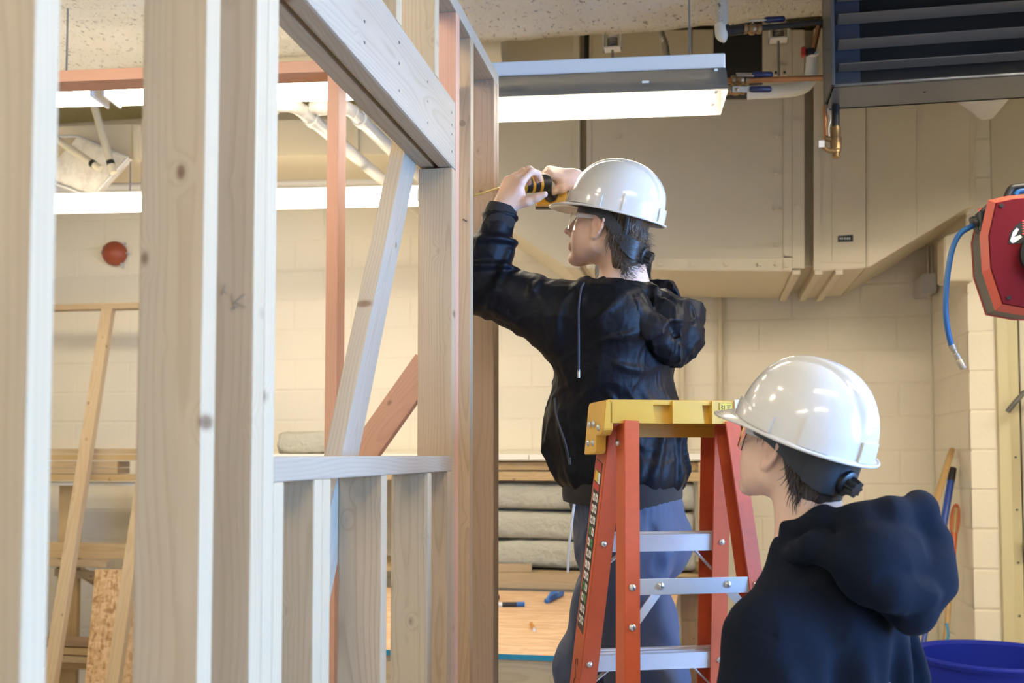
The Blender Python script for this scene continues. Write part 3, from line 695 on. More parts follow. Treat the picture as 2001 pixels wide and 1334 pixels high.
# black sticker with white swoosh and red panel
dec = prism('sticker', [(1970, 476), (1974, 455), (1985, 440), (2001, 430), (2030, 424), (2030, 474)], YR-.0015, .002, 'reel_black', hr, ctr)
prism('print', [(1974, 470), (1980, 452), (1987, 445), (1991, 448), (1986, 458), (1981, 463), (1994, 459), (1998, 463), (1984, 473), (1978, 475)], YR-.0025, .001, 'print_white', dec, ctr)
for k in range(6): prism('print', [(1998, 430+k*5), (2028, 427+k*5), (2028, 430+k*5), (1998, 433+k*5)], YR-.0025, .001, 'reel_coral', dec, ctr)
tube('handle', spline(pts_at([(1966, 390), (1975, 370), (1990, 365), (2046, 360), (2100, 365), (2116, 372), (2124, 390)], YR+.09, ctr), 24), .012, 'reel_black', hr)
tube('swivel', spline(pts_at([(1984, 382), (1990, 374), (2010, 372)], YR+.09, ctr), 8), .010, 'hose_blue', hr)
box('ceiling_arm', (.0, .07, .1), (.06, .13, ZC-ctr.z), 'reel_black', hr, .004)
gd = lathe('hose_guide', [(.012, 0), (.028, .002), (.028, .014), (.012, .016)], axisM(at(1901, 440, Y=YR+.1)-ctr, (at(1925, 430, Y=YR+.1)-at(1893, 446, Y=YR+.1))), 'reel_black', hr, 18)
box('hose_port', at(1914, 452, Y=YR+.07)-ctr, at(1934, 416, Y=YR+.13)-ctr+Vector((0, 0, 0)), 'reel_black', hr, .006)
hose = tube('hose', spline(pts_at([(1925, 430), (1908, 438), (1893, 445), (1876, 457), (1863, 480), (1854, 520), (1849, 565), (1848, 610), (1852, 645), (1860, 678)], YR+.1, ctr), 60), .0095, 'hose_blue', hr, 14)
a, b = at(1859, 674, Y=YR+.1)-ctr, at(1884, 722, Y=YR+.1)-ctr; d = (b-a).normalized()
lathe('hose_fitting', [(0, 0), (.0115, 0), (.0115, .018), (.0085, .02), (.0085, .032), (.0105, .034), (.0105, .052), (.0095, .053), (.0125, .057), (.0125, .088), (.007, .09), (0, .09)], axisM(a, d), 'lever_zinc', hose, 12)
# extinguisher on the door
ex = thing('fire_extinguisher', 'red fire extinguisher with black nozzle hose hung at the door', 'fire extinguisher', at(2064, 975, Y=YJ-.10)); oe = ex.location.copy()
plain('ext_red', (.42, .02, .025), .3)
hE = at(2028, 790, Y=YJ-.1).z-oe.z
lathe('cylinder', [(0, 0), (.082, 0), (.088, .01), (.088, hE-.06), (.07, hE-.02), (.03, hE), (0, hE)], Matrix.Translation((0, 0, 0)), 'ext_red', ex, 28)
lathe('label', [(.089, hE*.5), (.089, hE*.78)], Matrix.Translation((0, 0, 0)), 'print_white', ex, 28)
lathe('label', [(.0885, hE*.45), (.0885, hE*.49)], Matrix.Translation((0, 0, 0)), 'reel_black', ex, 28)
lathe('head', [(0, hE), (.03, hE), (.03, hE+.05), (0, hE+.05)], Matrix.Translation((0, 0, 0)), 'reel_black', ex, 14)
tube('nozzle_hose', spline([Vector((0, -.02, hE+.04)), at(2010, 764, Y=YJ-.12)-oe, at(1990, 779, Y=YJ-.13)-oe, at(1969, 804, Y=YJ-.13)-oe], 14), .0125, 'reel_grey', ex)
box('bracket', (-.04, .06, hE*.6), (.04, .125, hE*.7), 'reel_black', ex, .004)
# blue bin
bb = at(1985, 1308, Y=4.4); bz = bb.z; bn = thing('blue_bin', 'open blue plastic bin with rolled rim below the door', 'bin', (bb.x, 4.4+.30, 0))
plain('bin_blue', (.006, .02, .30), .5, spec=.25)
lathe('body', [(.0, .02), (.26, .02), (.315, bz-.02), (.33, bz-.02), (.33, bz), (.315, bz+.004), (.305, bz-.006), (.25, .03), (0, .03)], Matrix.Identity(4), 'bin_blue', bn, 48)
tube('rim', [(.325*math.cos(2*PI*k/48), .325*math.sin(2*PI*k/48), bz-.004) for k in range(48)], .012, 'bin_blue', bn, 10, True)
lathe('base', [(0, 0), (.25, 0), (.262, .022), (0, .022)], Matrix.Identity(4), 'bin_blue', bn, 32)
plain('handle_wood', (.44, .28, .11), .5, nscale=14, namt=.15); plain('handle_blue', (.012, .05, .28), .35); plain('tip_orange', (.50, .10, .02), .4)
def pole(name, label, top, low, Ya, Yb_, r, mat, head):
    a = at(*top, X=XJ-Ya); b = at(*low, X=XJ-Yb_); d = (b-a).normalized(); L = (a.z-.03)/-d.z; e = a+d*L
    o = thing(name, label, 'broom', e); tube('handle', [a-e, Vector((0, 0, 0))], r, mat, o, 14)
    return o, a-e, d, (a-b).length
o, a, d, L = pole('broom', 'plain wooden broom handle leaning in the block corner', (1860, 880), (1812, 1032), .03, .36, .0165, 'handle_wood', 0)
tube('tip', [a-d*.002, a+d*.10], [.014, .0175], 'handle_wood', o, 14)
box('broom_head', (-.18, -.03, -.03), (.12, .03, .02), 'handle_wood', o, .008)
o, a, d, L = pole('mop', 'blue mop handle with black end cap leaning in the block corner', (1862, 916), (1836, 1070), .035, .15, .0125, 'handle_blue', 0)
tube('grip', [a, a+d*.40], .019, 'handle_blue', o, 16); tube('end_cap', [a-d*.008, a-d*.004, a+d*.075], [.012, .019, .0205], 'reel_black', o, 16); tube('band', [a+d*.40, a+d*.445], .019, 'reel_black', o, 16)
tube('print', [a+d*.62, a+d*.80], .0128, 'print_white', o, 6); box('mop_head', (-.14, -.05, -.03), (.14, .05, .02), 'reel_grey', o, .01)
o, a, d, L = pole('scrub_brush', 'wooden handle with orange plastic loop end and blue mark by the corner', (1868, 993), (1845, 1290), .035, .17, .0135, 'handle_wood', 0)
tube('socket', [a+d*.14, a+d*.26], .018, 'tip_orange', o, 14); tube('loop', [a+d*.15+Vector((.018*math.sin(2*PI*k/20), 0, 0))+Vector((0, 0, .0))-d*(.085-.085*math.cos(2*PI*k/20)) for k in range(20)], .0085, 'tip_orange', o, 8, True)
tube('mark', [a+d*.62+Vector((-.004, -.008, 0)), a+d*.68+Vector((.006, -.008, 0)), a+d*.78+Vector((-.004, -.008, 0))], .009, plain('mark_blue', (.03, .22, .38), .5), o, 8)
box('brush_head', (-.12, -.04, -.03), (.12, .04, .02), 'handle_wood', o, .008)

# ------------------------------------------------------------------ bench with oriented strand board top
t = NT('osb'); P = t.obj(); v = t.n('TexVoronoi', {'Vector': t.vmath('MULTIPLY', t.vmath('ADD', P, t.vmath('SCALE', t.noise(P, 6, 2, .5, out=1), sc=.12)), (30, 90, 60)), 'Scale': 1.0}); v2 = t.n('TexVoronoi', {'Vector': t.vmath('MULTIPLY', P, (80, 34, 22)), 'Scale': 1.0})
f = t.math('MULTIPLY', t.math('ADD', t.n('SeparateXYZ', {0: v.outputs['Color']}).outputs[0], t.n('SeparateXYZ', {0: v2.outputs['Color']}).outputs[1]), .5)
t.set(col=t.ramp(f, (.1, (.36, .20, .08)), (.45, (.58, .37, .18)), (.8, (.70, .49, .28))), rough=.6); t.bump(f, .3, .003); reg('osb', t)
t = NT('osb_light'); P = t.obj(); v = t.n('TexVoronoi', {'Vector': t.vmath('MULTIPLY', P, (10, 46, 14)), 'Scale': 1.0})
t.set(col=t.ramp(t.n('SeparateXYZ', {0: v.outputs['Color']}).outputs[0], (.0, (.60, .36, .19)), (.6, (.70, .46, .27)), (1, (.76, .54, .34))), rough=.6); reg('osb_light', t)
plain('teal_paint', (.01, .19, .25), .5)
YN_, zb = 3.72, None
pf = at(1010, 1279, Y=YN_); zb = pf.z; bx0, bx1 = -1.75, at(1300, 1279, Y=YN_).x; YBk = 5.45
be = thing('work_bench', 'low workbench with strand board top and teal painted edge behind the stud wall', 'bench', (0, YN_, 0))
box('top', (bx0, .006, zb-.018), (bx1, YBk-YN_, zb), 'osb_light', be)
box('edge', (bx0, 0, zb-.0185), (bx1, .0062, zb+.0005), 'teal_paint', be)
board('apron', (bx0+.03, .04, zb-.088), (bx1-.03, .04, zb-.088), (0, 0, 1), .13, .038, 'old_pine', be)
board('apron', (bx0+.03, YBk-YN_-.05, zb-.088), (bx1-.03, YBk-YN_-.05, zb-.088), (0, 0, 1), .13, .038, 'old_pine', be)
for x in (bx0+.08, bx1-.08):
    for y in (.09, YBk-YN_-.11): board('leg', (x, y, 0), (x, y, zb-.018), (1, 0, 0), .089, .089, 'old_pine', be)
# lumber and tools on the bench
def lumber(label, p0, p1, hint, w, tk, mat, group=None, name='lumber'):
    o = board(name, p0, p1, hint, w, tk, mat); return tag(o, label, 'lumber', group)
def on_bench(x, y): return at(x, y, Z=zb)
ya = on_bench(1030, 1150).y
lumber('pale two-by-four lying lowest along the bench top', (-1.3, ya+.05, zb+.019), (at(1290, 1150, Y=ya).x, ya+.05, zb+.019), (0, 1, 0), .089, .038, 'spruce')
lumber('pale two-by-four lying upon another on the bench', (-1.2, ya+.065, zb+.057), (at(1290, 1150, Y=ya).x-.03, ya+.07, zb+.057), (0, 1, 0), .089, .038, 'spruce')
pa = at(960, 1105, Y=ya+.1); lumber('short pale stud lying crosswise on the bench lumber', (pa.x-.05, ya+.12, zb+.096), (pa.x+.22, ya+.16, zb+.096), (1, -1, 0), .089, .038, 'spruce')
plain('tool_blue', (.02, .12, .36), .4); plain('tool_black', (.02, .02, .022), .4); plain('tool_white', (.65, .63, .58), .5)
def bench_tool(name, label, cat, x0, y0, x1, y1, segs, r):
    a, b = on_bench(x0, y0), on_bench(x1, y1); a.z += r; b.z += r; o = thing(name, label, cat, a)
    for nm, s, e, m in segs: tube(nm, [(b-a)*s, (b-a)*e], r, m, o, 10)
    return o
bench_tool('chisel', 'chisel with black and blue handle lying on the strand board', 'chisel', 962, 1186, 1025, 1185, (('blade', 0, .3, 'tool_white'), ('handle', .3, .75, 'tool_black'), ('end', .75, 1, 'tool_blue')), .012)
o = bench_tool('clamp', 'blue hand clamp lying on the bench beside the worker', 'clamp', 1068, 1179, 1090, 1168, (('jaw', 0, .8, 'tool_blue'), ('bar', .2, 1.4, 'tool_blue')), .013)
tube('trigger', [(.0, 0, 0), (.02, .02, .035), (.05, .03, .04)], .008, 'tool_blue', o)
bench_tool('pencil', 'short orange carpenter pencil lying on the strand board', 'pencil', 1038, 1221, 1044, 1234, (('shaft', 0, .85, plain('pencil_orange', (.6, .22, .03), .5)), ('tip', .85, 1, 'tool_white')), .007)
o = bench_tool('marker', 'small dark red tool by the far corner post', 'tool', 955, 1175, 972, 1173, (('body', 0, 1, plain('dark_red', (.10, .012, .02), .4)),), .018)

# ------------------------------------------------------------------ long wall shelf with insulation
plain('shelf_lit', (.80, .76, .66), .5)  # the top's whiteness is light put into the board colour
YS = 5.72; zs = at(1000, 886.5, Y=YS).z
sx0, sx1 = at(345, 900, Y=YS).x, at(1402, 900, Y=YS).x
sh = thing('shelf_bench', 'long wooden shelf bench with light-whitened top against the far block wall', 'shelf', (0, YS, 0))
zt2 = zs; sb = at(1000, 899, Y=YS).z
bm = bmesh.new(); xa_ = at(525, 890, Y=YS).x
n = 5
for i in range(n):
    x0 = xa_+(sx1-xa_)*i/n; x1 = xa_+(sx1-xa_)*(i+1)/n-.003; box('top_board', (x0, 0, sb), (x1, .70, zs), 'shelf_lit', sh, .003)
board('rail', (sx0, .03, at(1000, 930, Y=YS).z), (sx1, .03, at(1000, 930, Y=YS).z), (0, 0, 1), .05, .038, 'old_pine', sh)
box('under_panel', (xa_, .05, sb-.055), (sx1, .68, sb-.012), 'old_pine', sh)
zl = at(1000, 1115, Y=YS).z
box('lower_shelf', (sx0, .05, zl-.02), (sx1-.08, .70, zl), 'old_pine', sh)
for px in (1381, 905, 470):
    x = at(px, 1000, Y=YS).x; board('post', (x, .06, 0), (x, .06, sb-.01), (1, 0, 0), .089, .089, 'old_pine', sh)
    board('bearer', (x, .10, zl-.06), (x, .70, zl-.06), (0, 0, 1), .089, .038, 'old_pine', sh)
tube('knot_hole', [(at(1382, 960, Y=YS).x, .0145, at(1382, 960, Y=YS).z), (at(1382, 960, Y=YS).x, .02, at(1382, 960, Y=YS).z)], .012, 'reel_black', sh, 10)
def plank_panel(): 
    for k in range(4):
        z0 = .08+k*.19; box('back_plank', (at(1330, 1100, Y=YS+.3).x, .3, z0), (at(1420, 1100, Y=YS+.3).x, .32, z0+.186), 'brown_fir', sh, .003)
plank_panel()
t = NT('insulation'); nz = t.noise(t.obj(), 22, 5, .7); n2 = t.noise(t.obj(), 5, 3, .5)
t.set(col=t.mix(n2, (.42, .40, .31), (.50, .485, .41)), rough=1.0); t.bump(nz, .8, .03); reg('insulation', t)
def batt(label, lo, hi, seed, group=None):
    lo = Vector(lo); hi = Vector(hi); c = (lo+hi)/2; h = (hi-lo)/2; bm = bmesh.new()
    bmesh.ops.create_cube(bm, size=2); bmesh.ops.subdivide_edges(bm, edges=bm.edges[:], cuts=18, use_grid_fill=True)
    for v in bm.verts:
        p = v.co.copy(); m_ = max(abs(p.y), abs(p.z)); l_ = (abs(p.y)**3+abs(p.z)**3)**(1/3); f_ = m_/l_ if l_ > 1e-6 else 1
        p.y *= 1-(1-f_)*.45; p.z *= f_
        w = Vector((p.x*h.x, p.y*h.y, p.z*h.z)); s = Vector((seed*3.1, seed, seed*7.7))
        w += Vector((mnoise.noise(w*5+s), mnoise.noise(w*5+s*2), mnoise.noise(Vector((w.x*3, w.y*3, w.z*2))+s*3)))*.018
        w += Vector((mnoise.noise(w*26+s), mnoise.noise(w*26+s*2), mnoise.noise(w*26+s*3)))*.006
        v.co = w
    o = bm_obj('insulation_batt', bm, 'insulation', None, True); o.location = c
    return tag(o, label, 'insulation', group)
bx_a, bx_b = at(927, 1000, Y=YS).x, at(1355, 1000, Y=YS).x
hb = (at(1000, 943, Y=YS).z-zl)/3
for i, nm in enumerate(('lowest', 'middle', 'topmost')):
    batt('%s pale insulation batt in the stack under the shelf bench' % nm, (bx_a, YS+.02+.01*i, zl+hb*i), (bx_b, YS+.6, zl+hb*(i+1)+.012), 3+i, 'stacked insulation batts')
rz = at(600, 881, Y=YS+.25).z
batt('small roll of white insulation lying on the shelf bench', (at(556, 870, Y=YS+.3).x, YS+.2, zs-.002), (at(660, 870, Y=YS+.3).x, YS+.45, at(600, 842, Y=YS+.2).z), 9)
# ------------------------------------------------------------------ lumber store at the left
def XL_(px): return at(px, 900, Y=YS).x
lm = ['spruce', 'old_pine', 'spruce', 'fir']
ztop = sb-.01
for k, (y0, y1) in enumerate(((876, 886), (887, 899), (901, 913), (914, 925), (926, 939))):
    z1 = at(150, y0, Y=YS-.02).z; z0 = at(150, y1, Y=YS-.02).z
    names = ['topmost', 'second from top', 'third from top', 'fourth from top', 'lowest']
    ze = XL_(233 if k in (2, 3) else 330)
    lumber('long yellow board in the rack behind the near studs, %s of its stack' % names[k], (-4.35, YS+.05, (z0+z1)/2), (ze, YS+.05, (z0+z1)/2), (0, 1, 0), .14, (z1-z0)*.97, lm[k % 3], 'boards stacked on the lumber rack')
rk = thing('lumber_rack', 'rough wooden lumber rack seen between the two near studs', 'rack', (XL_(160), YS, 0)); ork = rk.location.copy()
def RB(name, a, b, hint, w, tk, mat='old_pine'): return board(name, Vector(a)-ork, Vector(b)-ork, hint, w, tk, mat, rk)
zz = lambda y: at(160, y, Y=YS).z
box('shelf_board', Vector((-4.35, YS+.02, zz(942)-.022))-ork, Vector((XL_(332), YS+.55, zz(942)-.002))-ork, 'shelf_lit', rk, .002)
RB('upright', (XL_(117), YS+.12, 0), (XL_(117), YS+.12, zz(944)), (1, 0, 0), .14, .038)
RB('upright', (XL_(205), YS+.5, 0), (XL_(205), YS+.5, zz(944)), (1, 0, 0), .089, .038)
RB('crosspiece', (-4.35, YS+.05, zz(1077)), (XL_(332), YS+.05, zz(1077)), (0, 0, 1), .095, .038)
RB('crosspiece', (-4.35, YS+.0, zz(1100)), (XL_(219), YS+.0, zz(1100)), (0, 0, 1), .038, .089, 'spruce')
RB('crosspiece', (-4.35, YS+.05, zz(1300)), (XL_(332), YS+.05, zz(1300)), (0, 0, 1), .05, .089)
RB('back_brace', (XL_(96), YS+.35, zz(1130)), (XL_(240), YS+.35, zz(1215)), (0, 0, 1), .06, .03, 'spruce')
RB('bearer', (XL_(95), YS+.1, zz(1122)), (XL_(240), YS+.1, zz(1132)), (0, 0, 1), .05, .038, 'spruce')
for k, (y0, y1) in enumerate(((1246, 1258), (1260, 1274), (1276, 1289))):
    lumber('short board on the bottom level of the lumber rack, %s of three' % ['topmost', 'middle', 'lowest'][k], (-4.3, YS-.02, (zz(y0)+zz(y1))/2), (XL_(238)-.03*k, YS-.02, (zz(y0)+zz(y1))/2), (0, 1, 0), .14, (zz(y0)-zz(y1))*.97, ['brown_fir', 'old_pine', 'spruce'][k], 'boards at the bottom of the rack')
# leaning strand board sheet and leaning frame
a, b, c_, d_ = at(186, 1112, Y=5.5), at(262, 1112, Y=5.5), at(165, 1334, Y=5.4), at(262, 1334, Y=5.4)
ax = (b-a).normalized(); dn = (c_-a); dn = dn-ax*dn.dot(ax); k = a.z/-dn.z; foot = a+dn*k
bm = bmesh.new(); nrm = ax.cross(dn).normalized()*.012; w_ = ax*.5
vv = [bm.verts.new(p-foot) for p in (a, a+w_, foot+w_, foot, a+nrm, a+w_+nrm, foot+w_+nrm, foot+nrm)]
for f in ((0, 1, 2, 3), (7, 6, 5, 4), (0, 4, 5, 1), (1, 5, 6, 2), (2, 6, 7, 3), (3, 7, 4, 0)): bm.faces.new([vv[i] for i in f])
bmesh.ops.recalc_face_normals(bm, faces=bm.faces)
o = bm_obj('strand_board', bm, 'osb'); o.location = foot; tag(o, 'sheet of brown strand board leaning in front of the lumber rack', 'sheet')
fr = thing('leaning_frame', 'pale wooden frame leaning against the far wall with slanted stud', 'frame', at(160, 600, Y=5.95)); of = fr.location.copy()
p0 = at(40, 603, Y=5.97); p1 = at(400, 596, Y=5.97)
board('top_plate', p0-of, p1-of, (0, 1, 0), .089, .038, 'spruce', fr)
a = at(212, 604, Y=5.95); b = at(98, 1334, Y=5.12); d = (b-a); b2 = a+d*(a.z/-d.z); board('stud', a-of, b2-of, (1, 0, 0), .075, .045, 'spruce', fr)
a = at(330, 604, Y=5.95); b = at(222, 1334, Y=5.1); d = (b-a); b2 = a+d*(a.z/-d.z); board('stud', a-of, b2-of, (1, 0, 0), .075, .045, 'spruce', fr)
# ------------------------------------------------------------------ step ladder
plain('fibre_orange', (.56, .10, .035), .42, nscale=60, namt=.10, bump=.08, bscale=400); plain('cap_yellow', (.70, .40, .055), .38, nscale=8, namt=.04)
plain('aluminium', (.70, .71, .73), .38, .35, nscale=30, namt=.06); plain('rivet', (.60, .60, .60), .3, .9)
plain('label_black', (.02, .02, .02), .45); plain('label_red', (.50, .03, .03), .45); plain('label_yellow', (.75, .50, .03), .45); plain('label_green', (.05, .3, .1), .5); plain('ink_blue', (.01, .08, .35), .5)
FH = Vector((-math.sin(PSI), math.cos(PSI), 0))
LW = (RGT*.985+FH*.17).normalized(); LD = Vector((0, 0, 1)).cross(LW)
LO = RGT*.385+FH*2.47; LZ = 1.728
ldr = thing('step_ladder', 'orange fibreglass step ladder with yellow top cap and aluminium steps', 'ladder', LO)
LM = Matrix((LW, LD, Vector((0, 0, 1)))).transposed().to_4x4()
ldr.matrix_world = Matrix.Translation(LO) @ LM
def rail(name, p0, p1, side, web, fl, th=.004):
    """channel section: web outermost (x = side), flanges reaching inward"""
    p0 = Vector(p0); p1 = Vector(p1); z = (p1-p0).normalized(); y = Vector((0, 1, 0)); y = (y-z*y.dot(z)).normalized(); x = y.cross(z)
    if x.x < 0: x = -x
    prof = [(0, -web/2), (-side*fl, -web/2), (-side*fl, -web/2+th), (-side*th, -web/2+th), (-side*th, web/2-th), (-side*fl, web/2-th), (-side*fl, web/2), (0, web/2)]
    bm = bmesh.new(); R = [[bm.verts.new(p+x*a+y*b) for a, b in prof] for p in (p0, p1)]; n = len(prof)
    for i in range(n): bm.faces.new((R[0][i], R[0][(i+1) % n], R[1][(i+1) % n], R[1][i]))
    bm.faces.new(R[0]); bm.faces.new(list(reversed(R[1]))); bmesh.ops.recalc_face_normals(bm, faces=bm.faces)
    bmesh.ops.bevel(bm, geom=[e for e in bm.edges if abs((e.verts[0].co-e.verts[1].co).length-(p1-p0).length) < 1e-4], offset=.0015, segments=2, affect='EDGES')
    o = bm_obj(name, bm, 'fibre_orange', ldr)
    return o, x, y, z
def step_pt(side, z): k = LZ-z; return Vector((side*(.150+.062*k), .035+.24*k, z))
def rear_pt(side, z): k = LZ-z; return Vector((side*(.138+.062*k), -.035-.20*k, z))
rails = {}
for s in (-1, 1):
    rails['s', s] = rail('step_rail', step_pt(s, LZ-.02), step_pt(s, .012), s, .095, .044)
    rails['r', s] = rail('rear_rail', rear_pt(s, LZ-.055), rear_pt(s, .012), s, .072, .036)
    for f in (step_pt, rear_pt):
        p = f(s, .0); box('rubber_foot', p+Vector((-.03-(.0), -.05, 0)), p+Vector((.03, .05, .035)), 'black_rubber', ldr, .004)
def rivet(p, d, parent=ldr, r=.0085):
    M = axisM(p, d)
    return lathe('rivet', [(0, 0), (r, 0), (r*.9, r*.35), (r*.55, r*.6), (0, r*.7)], M, 'rivet', parent, 12)
for k in range(5):
    z = LZ-.325-k*.305; a = step_pt(-1, z); b = step_pt(1, z)
    bm = bmesh.new(); w = b.x-.005; y0 = a.y-.041; y1 = a.y+.042
    prof = [(y0+.011, z-.042), (y0, z), (y0+.008, z+.002), (y0+.010, z-.001), (y0+.026, z-.001), (y0+.028, z+.002), (y0+.042, z+.002), (y0+.044, z-.001), (y0+.062, z-.001), (y0+.064, z+.002), (y1, z+.002), (y1, z-.042), (y1-.003, z-.042), (y1-.003, z-.004), (y0+.003, z-.004), (y0+.014, z-.042)]
    R = [[bm.verts.new((x, yy, zz_)) for yy, zz_ in prof] for x in (-w, w)]; n = len(prof)
    for i in range(n): bm.faces.new((R[0][i], R[0][(i+1) % n], R[1][(i+1) % n], R[1][i]))
    bm.faces.new(R[0]); bm.faces.new(list(reversed(R[1]))); bmesh.ops.recalc_face_normals(bm, faces=bm.faces)
    st = bm_obj('step', bm, 'aluminium', ldr)
    for s in (-1, 1):
        q = step_pt(s, z-.02); rivet(q+Vector((-s*.020, -.048, 0)), (0, -1, 0))
        c = step_pt(s, z-.115); board('step_brace', Vector((s*(abs(a.x)-.085), a.y-.01, z-.035)), c+Vector((-s*.006, .0, 0)), (0, 1, 0), .022, .003, 'aluminium', ldr, 0)
for k in range(4):
    z = 1.305-k*.33; a = rear_pt(-1, z); b = rear_pt(1, z)
    box('rear_brace', (a.x+.008, a.y-.0315, z-.018), (b.x-.008, a.y-.0285, z+.018), 'aluminium', ldr, .001)
    for s in (-1, 1):
        q = rear_pt(s, z); rivet(q+Vector((-s*.018, -.0362, .0)), (0, -1, 0)); rivet(q+Vector((-s*.085, -.0317, .002)), (0, -1, 0))
        q2 = rear_pt(s, z-.085); rivet(q2+Vector((-s*.018, -.0362, 0)), (0, -1, 0))
        board('gusset', Vector((s*(abs(a.x)-.08), a.y-.026, z-.012)), q2+Vector((-s*.022, -.026, .0)), (0, 0, 1), .020, .003, 'aluminium', ldr, 0)
# hinged spreader between the frames
for s in (-1, 1):
    z = .62; a = rear_pt(s, z); b = step_pt(s, z); board('spreader', a+Vector((-s*.02, 0, 0)), b+Vector((-s*.02, 0, 0)), (0, 0, 1), .025, .004, 'aluminium', ldr, 0)
# moulded cap
cap = bmesh.new()
CW, CY0, CY1 = .190, -.075, .085
def capbox(lo, hi, bev=.004): box_bm(cap, lo, hi, bev, 2)
capbox((-CW+.012, CY0+.005, LZ-.012), (CW-.012, CY1, LZ), .004)                                   # top plate
capbox((-CW+.03, CY1-.006, LZ-.085), (CW-.02, CY1, LZ-.005), .002)                                    # far skirt
capbox((-CW+.01, CY0+.022, LZ-.055), (CW-.01, CY0+.028, LZ-.004), .001)                               # near skirt, set back
for x0, x1 in ((-CW+.018, -.065), (-.022, .055), (.075, .135), (.15, CW-.01)):                          # bosses standing proud of it
    v = [(x0, CY0, LZ-.055), (x1, CY0, LZ-.055), (x1-.006, CY0, LZ-.002), (x0, CY0, LZ-.002)]
    b4 = [(x0-.002, CY0+.024, LZ-.055), (x1+.006, CY0+.024, LZ-.055), (x1, CY0+.024, LZ-.002), (x0-.002, CY0+.024, LZ-.002)]
    V = [cap.verts.new(p) for p in v+b4]
    fs = [cap.faces.new([V[i] for i in f]) for f in ((0, 1, 2, 3), (0, 4, 5, 1), (1, 5, 6, 2), (2, 6, 7, 3), (3, 7, 4, 0))]
    bmesh.ops.recalc_face_normals(cap, faces=fs)
    bmesh.ops.bevel(cap, geom=[e for f in fs for e in f.edges if e.is_valid], offset=.003, segments=2, affect='EDGES') if False else None
cap_o = bm_obj('cap', cap, 'cap_yellow', ldr)
for s in (-1, 1):                                                                                      # end cheeks with the stepped lower edge
    bm = bmesh.new(); pr_ = [(CY0, LZ-.004), (CY0, LZ-.070), (CY0+.018, LZ-.082), (CY0+.062, LZ-.084), (CY0+.066, LZ-.118), (CY0+.075, LZ-.126), (CY1+.024, LZ-.128), (CY1+.004, LZ-.012), (CY1-.006, LZ-.002)]
    xo, xi = s*(CW), s*(CW-.012)
    A_ = [bm.verts.new((xo if zz_ < LZ-.03 else s*(CW-.006), yy, zz_)) for yy, zz_ in pr_]; B_ = [bm.verts.new((xi-s*.012, yy, zz_)) for yy, zz_ in pr_]; n = len(pr_)
    bm.faces.new(A_); bm.faces.new(list(reversed(B_)))
    for i in range(n): bm.faces.new((A_[i], B_[i], B_[(i+1) % n], A_[(i+1) % n]))
    bmesh.ops.recalc_face_normals(bm, faces=bm.faces); bmesh.ops.bevel(bm, geom=bm.edges[:], offset=.002, segments=2, affect='EDGES')
    ck = bm_obj('cap_cheek', bm, 'cap_yellow', ldr)
    for yy, zz_ in ((CY0+.085, LZ-.055), (CY0+.125, LZ-.055), (CY0+.04, LZ-.065), (CY0+.095, LZ-.10), (CY0+.14, LZ-.10)): rivet((xo, yy, zz_), (s, 0, 0), ck, .008)
    rivet((s*(.138+.006), -.035, LZ-.10), (s, 0, 0))
# printed stickers
def text_obj(name, body, size, M, mat, parent, extrude=.0003):
    cu = bpy.data.curves.new(name, 'FONT'); cu.body = body; cu.size = size; cu.extrude = extrude; cu.align_x = 'LEFT'
    tmp = bpy.data.objects.new(name, cu); COL.objects.link(tmp); dg = bpy.context.evaluated_depsgraph_get(); dg.update()
    me = bpy.data.meshes.new_from_object(tmp.evaluated_get(dg)); bpy.data.objects.remove(tmp, do_unlink=True)
    me.materials.clear(); me.materials.append(MATS[mat]); o = bpy.data.objects.new(name, me); COL.objects.link(o); o.parent = parent; o.matrix_local = M
    return o
lb = box('sticker', (.092, CY0-.0012, LZ-.042), (.126, CY0+.002, LZ-.006), 'label_yellow', ldr)
bm = bmesh.new(); zc_ = LZ-.024
for k in range(9): box_bm(bm, (.096+.002*(k % 2), CY0-.0016, zc_+.012-k*.003), (.100+.002*(k % 2), CY0-.001, zc_+.0138-k*.003))
box_bm(bm, (.104, CY0-.0016, zc_-.012), (.1055, CY0-.001, zc_+.012)); box_bm(bm, (.102, CY0-.0016, zc_-.014), (.108, CY0-.001, zc_-.010))
for k in range(5): box_bm(bm, (.111, CY0-.0016, zc_+.011-k*.0028), (.122-.002*(k % 3), CY0-.001, zc_+.0122-k*.0028)); box_bm(bm, (.113, CY0-.0016, zc_-.006-k*.002), (.121, CY0-.001, zc_-.0052-k*.002))
for lo, hi in (((.0925, LZ-.0415), (.1255, LZ-.041)), ((.0925, LZ-.007), (.1255, LZ-.0065)), ((.0925, LZ-.0415), (.093, LZ-.0065)), ((.125, LZ-.0415), (.1255, LZ-.0065))): box_bm(bm, (lo[0], CY0-.0016, lo[1]), (hi[0], CY0-.001, hi[1]))
bm_obj('print', bm, 'label_black', lb)
wl = box('sticker', (.130, CY0-.004, LZ-.022), (.174, CY0-.0005, LZ+.0015), 'print_white', ldr)
text_obj('print', 'LOC', .020, Matrix.Translation((.134, CY0-.0045, LZ-.017)) @ Matrix.Rotation(PI/2, 4, 'X') @ Matrix.Rotation(math.radians(-14), 4, 'Z'), 'ink_blue', wl)
